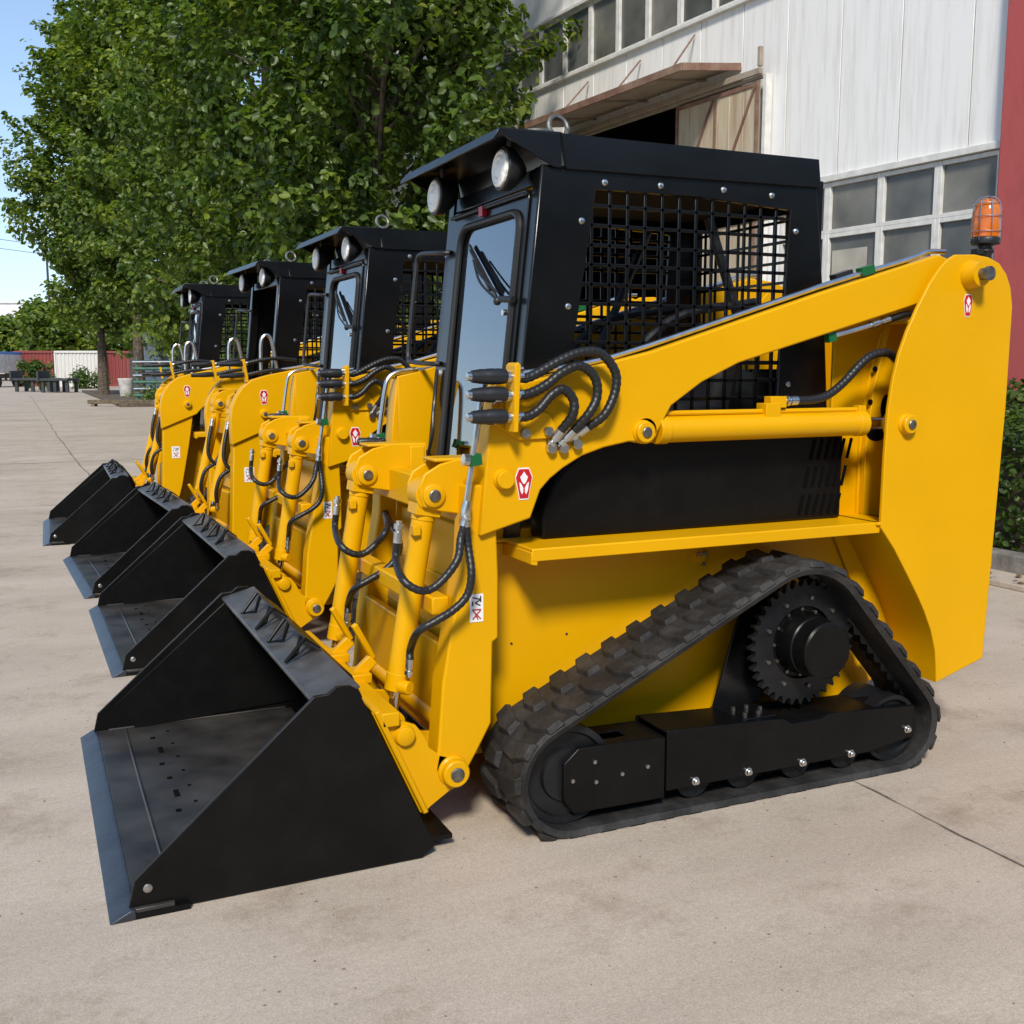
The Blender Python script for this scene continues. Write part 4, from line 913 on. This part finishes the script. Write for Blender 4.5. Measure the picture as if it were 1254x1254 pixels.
sl = MB().box((-.012, 1.72, 3.385), (.06, 3.0, .07)).box((-.02, 12, 5.655), (.07, 23.6, .05)).box((-.02, 12, 6.60), (.07, 23.6, .05)).build('window_sill', WFRAME, bl, bevel=.006)
def window(y0, y1, z0, z1, refl_h=None):
    w = empty('window'); w.parent = bl
    f = MB(); t = .045
    for a, b, c_, d in ((y0, y0 + t, z0, z1), (y1 - t, y1, z0, z1)): f.box((.03, (a + b) / 2, (c_ + d) / 2), (.06, b - a, d - c_))
    for a, b in ((z0, z0 + t), (z1 - t, z1)): f.box((.03, (y0 + y1) / 2, (a + b) / 2), (.056, y1 - y0 - 2 * t, b - a))
    f.build('window_frame', WFRAME, w, bevel=.004)
    MB().box((.045, (y0 + y1) / 2, (z0 + z1) / 2), (.008, y1 - y0 - 2 * t, z1 - z0 - 2 * t)).build('window_glass', WG[int(y0 * 7 + z0 * 3) % 3], w)
    if refl_h: 
        MB().box((.035, (y0 + y1) / 2 + .05, z0 + (z1 - z0) * refl_h / 2), (.006, (y1 - y0) * .66, (z1 - z0) * refl_h * .9)).build('pane_reflection', BEIGE_REFL, w)  # thin beige sheet painting a reflection on the pane
my = [.25, .95, 1.66, 2.40, 3.12]; mz = [1.12, 1.68, 2.24, 2.79, 3.345]
for i in range(4):
    for j in range(4): window(my[i], my[i + 1], mz[j], mz[j + 1], .7 if (i, j) in ((2, 2), (1, 1)) else None)
for k in range(18): window(.3 + .68 * k, .3 + .68 * (k + 1), 5.68, 6.575)
MB().box((-.03, -1.0, 4.2), (.16, 2.4, 8.4)).box((4, -2.2, 4.2), (8, .1, 8.4)).build('red_pier', REDW, bl, bevel=.01)
MB().tube([(-.03, .22, 0), (-.03, .22, 3.36)], .028, 10, 0).build('drain_pipe', RUST, bl)
cp = MB().add([(-.9, 3.88, 4.80), (-.9, 7.6, 4.80), (.0, 7.6, 4.92), (.0, 3.88, 4.92), (-.9, 3.88, 4.815), (-.9, 7.6, 4.815), (.0, 7.6, 4.935), (.0, 3.88, 4.935)], [(0, 3, 2, 1), (4, 5, 6, 7), (0, 1, 5, 4), (1, 2, 6, 5), (2, 3, 7, 6), (3, 0, 4, 7)])
for k in range(3): cp.box((-.45, 4.5 + 1.2 * k, 4.842), (.88, .03, .03), (0, R(-7.6), 0))
cp = cp.build('canopy', SOFF, bl)
MB().box((-.905, 5.74, 4.80), (.03, 3.74, .085)).bar((-.9, 3.87, 4.80), (0, 3.87, 4.92), .03, .085).build('canopy_fascia', RUST, cp)
for a, b in (((4.07, 4.84), (4.72, 5.50)), ((5.17, 4.84), (5.85, 5.46)), ((6.40, 4.84), (7.1, 5.46))): MB().tube([(-.88, a[0], a[1]), (-.02, b[0], b[1])], .012, 8, 0).build('canopy_strut', RUST, bl)
rl = MB().box((-.15, 5.6, 4.74), (.05, 4.5, .07)).box((-.09, 5.6, 4.69), (.05, 4.5, .04)).box((-.15, 3.37, 4.90), (.05, .05, .22)).build('door_rail', SOFF, bl, bevel=.005)
dl = MB()
for k in range(6): dl.box((-.10, 3.42 + .25 * k + .124, 2.34), (.03, .246, 4.62))
dl = dl.build('sliding_door', DOORM, bl, bevel=.004)
br = MB().bar((-.125, 4.90, 3.3), (-.125, 4.20, 4.62), .03, .02, (1, 0, 0)).bar((-.125, 3.46, 4.62), (-.125, 4.15, 3.3), .03, .02, (1, 0, 0)).box((-.122, 4.17, 2.34), (.02, .04, 4.6)).box((-.122, 4.90, 2.34), (.03, .04, 4.62)).box((-.122, 3.43, 2.34), (.03, .04, 4.62)).box((-.12, 4.16, 4.62), (.02, 1.44, .05)).box((-.12, 4.16, 3.3), (.02, 1.44, .05)).build('door_brace', RUST, dl)
MB().box((-.06, 3.33, 2.36), (.10, .05, 4.7)).build('door_jamb', WFRAME, bl)

# ------------------------------------------------------------------ far end of the yard
def container(px, depth, w, h, mat, label, rz):
    x, y = px; root = empty('shipping_container', (x, y, 0), rz); tag(root, label, 'container')
    m = MB(); n = int(w / .28)
    for k in range(n):
        a = -w / 2 + .1 + (w - .2) * k / n; b = a + (w - .2) / n
        m.add([(a, 0, .15), (a + (b - a) * .3, 0, .15), (a + (b - a) * .5, .06, .15), (b - (b - a) * .2, .06, .15), (b, 0, .15), (a, 0, h - .12), (a + (b - a) * .3, 0, h - .12), (a + (b - a) * .5, .06, h - .12), (b - (b - a) * .2, .06, h - .12), (b, 0, h - .12)], [(i, i + 1, i + 6, i + 5) for i in range(4)])
    m.box((0, 1.25, h / 2), (w - .1, 2.2, h - .1)); m.build('container_side', mat, root)
    f = MB().box((0, 0, .09), (w, .14, .18)).box((0, 0, h - .06), (w, .14, .12)).box((-w / 2 + .06, 0, h / 2), (.12, .15, h - .3)).box((w / 2 - .06, 0, h / 2), (.12, .15, h - .3)); f.build('container_frame', mat, root)
    MB().box((0, 1.25, h + .01), (w, 2.4, .05)).build('container_roof', mat, root)
cr = lambda px, d: px
for (lo, w, mat, lab) in (([(0.82, 87.6)][0], 2.95, CONTR, 'weathered red shipping container at the far end of the yard'), ([(3.84, 86.21)][0], 3.55, CONTW, 'white shipping container with rust streaks beside the red one'), ([(6.44, 86.13)][0], 2.1, CONTR, 'red shipping container half hidden by the slender trunks')):
    container(lo, 80, w, 2.62, mat, lab, R(-24.6))
tx, ty = [(-1.82, 86.61)][0]
tr = empty('parked_truck', (tx, ty, 0), R(-24.6)); tag(tr, 'small white lorry with a blue top parked at the yard end', 'truck')
MB().box((0, 0, 1.75), (2.3, 4.6, 1.5)).build('cargo_box', POTW, tr, bevel=.04); MB().box((0, 0, 2.45), (2.32, 4.62, .2)).box((.4, -2.325, 2.1), (1.2, .03, .9)).build('blue_tarpaulin', BLUE, tr, bevel=.03)
MB().box((0, 0, .8), (2.1, 4.6, .3)).box((0, -2.33, .7), (2.0, .1, .35)).build('chassis', STEELD, tr, bevel=.03)
for x in (-.85, .85):
    for y in (-1.5, 1.5): MB().cyl((x - .15, y, .45), (x + .15, y, .45), .45, n=20).build('wheel', TYRE, tr)
def far_block(px, d, w, h, label, windows=True, name='storage_shed'):
    root = empty(name, (*px, 0), R(-24.6)); tag(root, label, 'building')
    MB().box((0, 6, h / 2), (w, 12, h)).build('wall', FARW, root); MB().box((0, 6, h + .2), (w + .6, 12.6, .4)).build('roof', FARW, root)
    if windows:
        m = MB()
        for i in range(int(w / 3)):
            for j in range(max(1, int(h / 3.4))): m.box((-w / 2 + 1.6 + 3 * i, -.02, 1.9 + 3.4 * j), (1.1, .06, 1.4))
        m.build('window', WGLASS, root)
far_block([(-2.95, 254.27)][0], 230, 12, 15.2, 'pale apartment block rising over the far treetops', True, 'apartment_building')
far_block([(7.54, 62.53)][0], 60, 3.1, 3.6, 'low white shed seen between the trunks')
far_block([(8.4, 58.84)][0], 57, 1.3, 3.7, 'narrow white hut beside the low shed, behind the farthest cab', False)

def bush(name, lo, w, h, z0, n, leaf, seed, label, cat, trunk=True, mat=LEAF):
    rs = np.random.RandomState(seed); root = empty(name, (*lo, 0)); tag(root, label, cat)
    k = 26; cen = rs.normal(size=(k, 3)); cen /= np.linalg.norm(cen, axis=1, keepdims=True); cen *= rs.uniform(.3, 1, (k, 1)) ** .5
    cen = cen * np.array([w / 2, w / 2, (h - z0) / 2]) * .8 + np.array([0, 0, (h + z0) / 2])
    i = rs.randint(0, k, n); d = rs.normal(size=(n, 3)); d /= np.linalg.norm(d, axis=1, keepdims=True)
    P = cen[i] + d * (rs.uniform(0, 1, n) ** .45)[:, None] * w * .20; P[:, 2] = np.maximum(P[:, 2], .03)
    N = d * .6 + np.array([0, 0, .7]) + rs.normal(size=(n, 3)) * .4
    me = leaf_mesh('crown', P, N, leaf, mat, seed, np.clip(rs.uniform(0, .7, n) + .3 * rs.uniform(0, 1, k)[i], 0, 1)); o = bpy.data.objects.new('crown', me); C.objects.link(o); o.parent = root
    MB().cyl((0, 0, 0), (.1, 0, max(z0 * 1.1, h * .5)), max(.03, h * .022), .03, 8).build('trunk', BARK, root)
    return root
FT = [([(-1.71, 132.74)][0], 9, 6.3, 'round tree behind the containers at the yard corner'), ([(0.67, 137.15)][0], 8, 7.9, 'bushy tree behind the red container'), ([(2.59, 119.78)][0], 9, 8.2, 'dense tree behind the white container'), ([(5.44, 123.97)][0], 10, 9.2, 'broad tree behind the white container, partly hidden by the tall row'), ([(8.28, 117.17)][0], 9, 9.5, 'tree behind the rusty red container'), ([(-5.02, 139.75)][0], 11, 6.2, 'tree past the lorry at the edge of the yard')]
for i, (lo, w, h, lab) in enumerate(FT): bush('broadleaf_tree', lo, w, h, 1.5, 3400, .6, 40 + i, lab, 'tree', True, LEAF2)['group'] = 'trees behind the containers'
for i, px in enumerate((190, 225, 265, 310, 360, 420, 500)):
    pass
BK = [([(8.27, 78.69)][0], 8, 9), ([(9.01, 64.06)][0], 8, 9), ([(9.36, 50.7)][0], 7, 8), ([(9.63, 41.78)][0], 7, 8), ([(10.01, 35.01)][0], 6, 8)]
labs = ['leafy tree behind the low white shed', 'leafy tree right of the white shed', 'leafy tree behind the farthest cab', 'leafy tree in the gap behind the third cab', 'leafy tree in the gap behind the second cab']
for i, (lo, w, h) in enumerate(BK): bush('broadleaf_tree', lo, w, h, .5, 2600, .42, 60 + i, labs[i], 'tree', True, LEAF)['group'] = 'trees behind the loader row'
bush('shrub', [(4.01, 77.34)][0], 2.9, 1.25, 0, 1500, .16, 70, 'dark clipped shrub in front of the white container', 'shrub', True, HEDGE)
bush('shrub', [(0.26, 72.46)][0], 1.5, 2.1, 0, 900, .18, 71, 'netted green bush on the low trailer, left one', 'shrub', True, HEDGE)
bush('shrub', [(1.05, 72.1)][0], 1.7, 2.2, 0, 900, .18, 72, 'netted green bush standing right of its twin', 'shrub', True, HEDGE)
def trailer(lo, w, label):
    root = empty('flat_trailer', (*lo, 0), R(-24.6)); tag(root, label, 'trailer')
    MB().box((0, 0, .72), (w, 1.6, .14)).build('deck', STEELD, root, bevel=.02)
    for x in (-w * .42, 0, w * .42): MB().box((x, -.6, .33), (.16, .16, .64)).box((x, .6, .33), (.16, .16, .64)).build('leg', STEELD, root)
    MB().box((-w * .5 - .1, 0, .9), (.1, 1.5, .6)).build('end_board', STEELD, root)
trailer([(0.76, 67.83)][0], 2.2, 'low dark flat trailer at the far end of the yard'); trailer([(1.87, 65.12)][0], 1.6, 'short dark bench frame right of the low trailer')
px_, py_ = [(4.13, 49.79)][0]
pl = empty('planter', (px_, py_, 0)); tag(pl, 'white concrete planter tub at the foot of the slender trees', 'planter')
MB().lathe((0, 0, 0), (0, 0, 1), [(0, .24), (.05, .27), (.80, .33), (.84, .35), (.90, .35), (.90, .29), (.82, .28)], 20).build('tub', POTW, pl); MB().cyl((0, 0, .70), (0, 0, .80), .275, n=18).build('soil_fill', SOIL, pl)
bush('shrub', (px_ + .25, py_ - 1.2), 1.1, .35, 0, 700, .07, 73, 'low weeds growing below the white planter', 'weeds', True, LEAF2)
rx, ry = [(4.47, 41.94)][0]
rk = empty('pipe_rack', (rx, ry, 0), R(-24.6)); tag(rk, 'rack of horizontal green pipes at the end of the loader row', 'rack')
for x in (-.62, 0, .62): MB().box((x, 0, .85), (.07, .07, 1.7)).build('post', GRN, rk)
for k in range(6): MB().tube([(-.75, -.06, .32 + .25 * k), (.75, -.06, .32 + .25 * k)], .055, 10, 0).build('rail', GRN if k % 2 == 0 else CHR, rk)
bush('shrub', (rx + .2, ry - 1.0), 1.6, .7, 0, 1500, .08, 74, 'small green shrub at the foot of the pipe rack', 'shrub', True, LEAF2)
bx_, by2 = [(3.24, 39.75)][0]
bmx = empty('timber_beam', (bx_, by2, 0), R(-24.6)); tag(bmx, 'long dark beam lying on the concrete beyond the last loader', 'beam')
MB().box((0, 0, .16), (2.6, .22, .14)).build('beam', WOOD, bmx, bevel=.01)
for x in (-1.1, 0, 1.1): MB().box((x, 0, .045), (.12, .3, .09)).build('block', WOOD, bmx)
struct(MB().box((5.2, 52, .06), (4.4, 26, .12)).build('tree_bed', SOIL, bevel=.02))
rs = np.random.RandomState(90); nn = 9000
P_ = np.stack([rs.uniform(-16, 34, nn), -17 + rs.normal(size=nn) * 1.0, rs.uniform(0, 1, nn) ** .9 * 6.5], 1); P_[:, 2] *= 1 + .18 * np.sin(P_[:, 0] * .9)
o = bpy.data.objects.new('treeline', leaf_mesh('treeline', P_, rs.normal(size=(nn, 3)) + np.array([0, .6, .6]), .9, LEAF, 90, rs.uniform(0, .8, nn))); C.objects.link(o); o['kind'] = 'stuff'  # unseen leaf row added behind the camera to darken reflections in black paint
gr = MB(); rnd = random.Random(12)
for k in range(700):
    x = rnd.uniform(-2.2, 5.2); y = rnd.uniform(1.2, 13) if k % 3 else rnd.uniform(1.2, 4); s_ = rnd.uniform(.0015, .005) * (2.2 if k % 37 == 0 else 1)
    a = rnd.uniform(0, 6.28); gr.add([(x + s_ * math.cos(a + q) * rnd.uniform(.7, 1.2), y + s_ * math.sin(a + q), 0) for q in (0, 2.1, 4.2)] + [(x, y, s_ * .9)], [(0, 1, 3), (1, 2, 3), (2, 0, 3)])
o = gr.build('grit', pbr('grit_stone', (.16, .13, .10), .9, var=.6, vscale=9), smooth=10); o['kind'] = 'stuff'
# overhead wires on two poles
ux, uy = [(-4.14, 106.36)][0]; vx, vy = [(3.11, 128.34)][0]
ow = empty('overhead_wires', (ux, uy, 0)); tag(ow, 'thin overhead wires crossing the sky left of the trees', 'wires')
for k, z in enumerate((12.2, 13.0)): MB().tube([(-14, -8, z + .8), (0, 0, z), (8, 5, z - .35), (vx - ux, vy - uy, z + 1.0)], .022, 6, 6).build('wire', STEELD, ow)
MB().cyl((vx - ux, vy - uy, 0), (vx - ux, vy - uy, 14.4), .16, .11, 12).box((vx - ux, vy - uy, 13.7), (1.6, .1, .1)).build('pole', STEELD, ow)

# ------------------------------------------------------------------ light, sky, camera
sun_dir = Vector((-.36, -.66, .66)).normalized()
el = math.asin(sun_dir.z); az = math.atan2(sun_dir.x, sun_dir.y)
w = bpy.data.worlds.new('World'); S.world = w; w.use_nodes = True
n, l = w.node_tree.nodes, w.node_tree.links
sk = n.new('ShaderNodeTexSky'); sk.sky_type = 'NISHITA'; sk.sun_disc = False; sk.sun_elevation = el; sk.sun_rotation = az
sk.altitude = 1200; sk.air_density = 1.0; sk.dust_density = .15; sk.ozone_density = 1.6
# soft shoulder on the very bright horizon band: c / (1 + k c)
vm = n.new('ShaderNodeVectorMath'); vm.operation = 'MULTIPLY_ADD'; vm.inputs[1].default_value = (.15, .115, .085); vm.inputs[2].default_value = (1, 1, 1)
vd = n.new('ShaderNodeVectorMath'); vd.operation = 'DIVIDE'; l.new(sk.outputs[0], vm.inputs[0]); l.new(sk.outputs[0], vd.inputs[0]); l.new(vm.outputs[0], vd.inputs[1])
bg = n['Background']; l.new(vd.outputs[0], bg.inputs['Color']); bg.inputs['Strength'].default_value = .145
sl = bpy.data.lights.new('sun', 'SUN'); sl.energy = 2.35; sl.angle = R(10); sl.color = (1, .93, .82)
so = bpy.data.objects.new('sun', sl); C.objects.link(so); so.rotation_euler = (-sun_dir).to_track_quat('-Z', 'Y').to_euler(); so.location = sun_dir * 30
cam = bpy.data.cameras.new('camera'); cam.sensor_width = 36; cam.angle = 2 * math.atan(627 / 1300); cam.clip_end = 3000; cam.clip_start = .05
co = bpy.data.objects.new('camera', cam); C.objects.link(co); co.location = (0, 0, 1.3)
pitch = R(-7.6668); yaw = R(24.580)
fw = Vector((math.sin(yaw) * math.cos(pitch), math.cos(yaw) * math.cos(pitch), math.sin(pitch)))
co.rotation_euler = fw.to_track_quat('-Z', 'Y').to_euler()
S.camera = co
S.view_settings.view_transform = 'Standard'; S.view_settings.look = 'None'; S.view_settings.exposure = .92; S.view_settings.gamma = 1
S.cycles.use_denoising = True; S.cycles.max_bounces = 8; S.cycles.transparent_max_bounces = 12
S.cycles.sample_clamp_indirect = 6
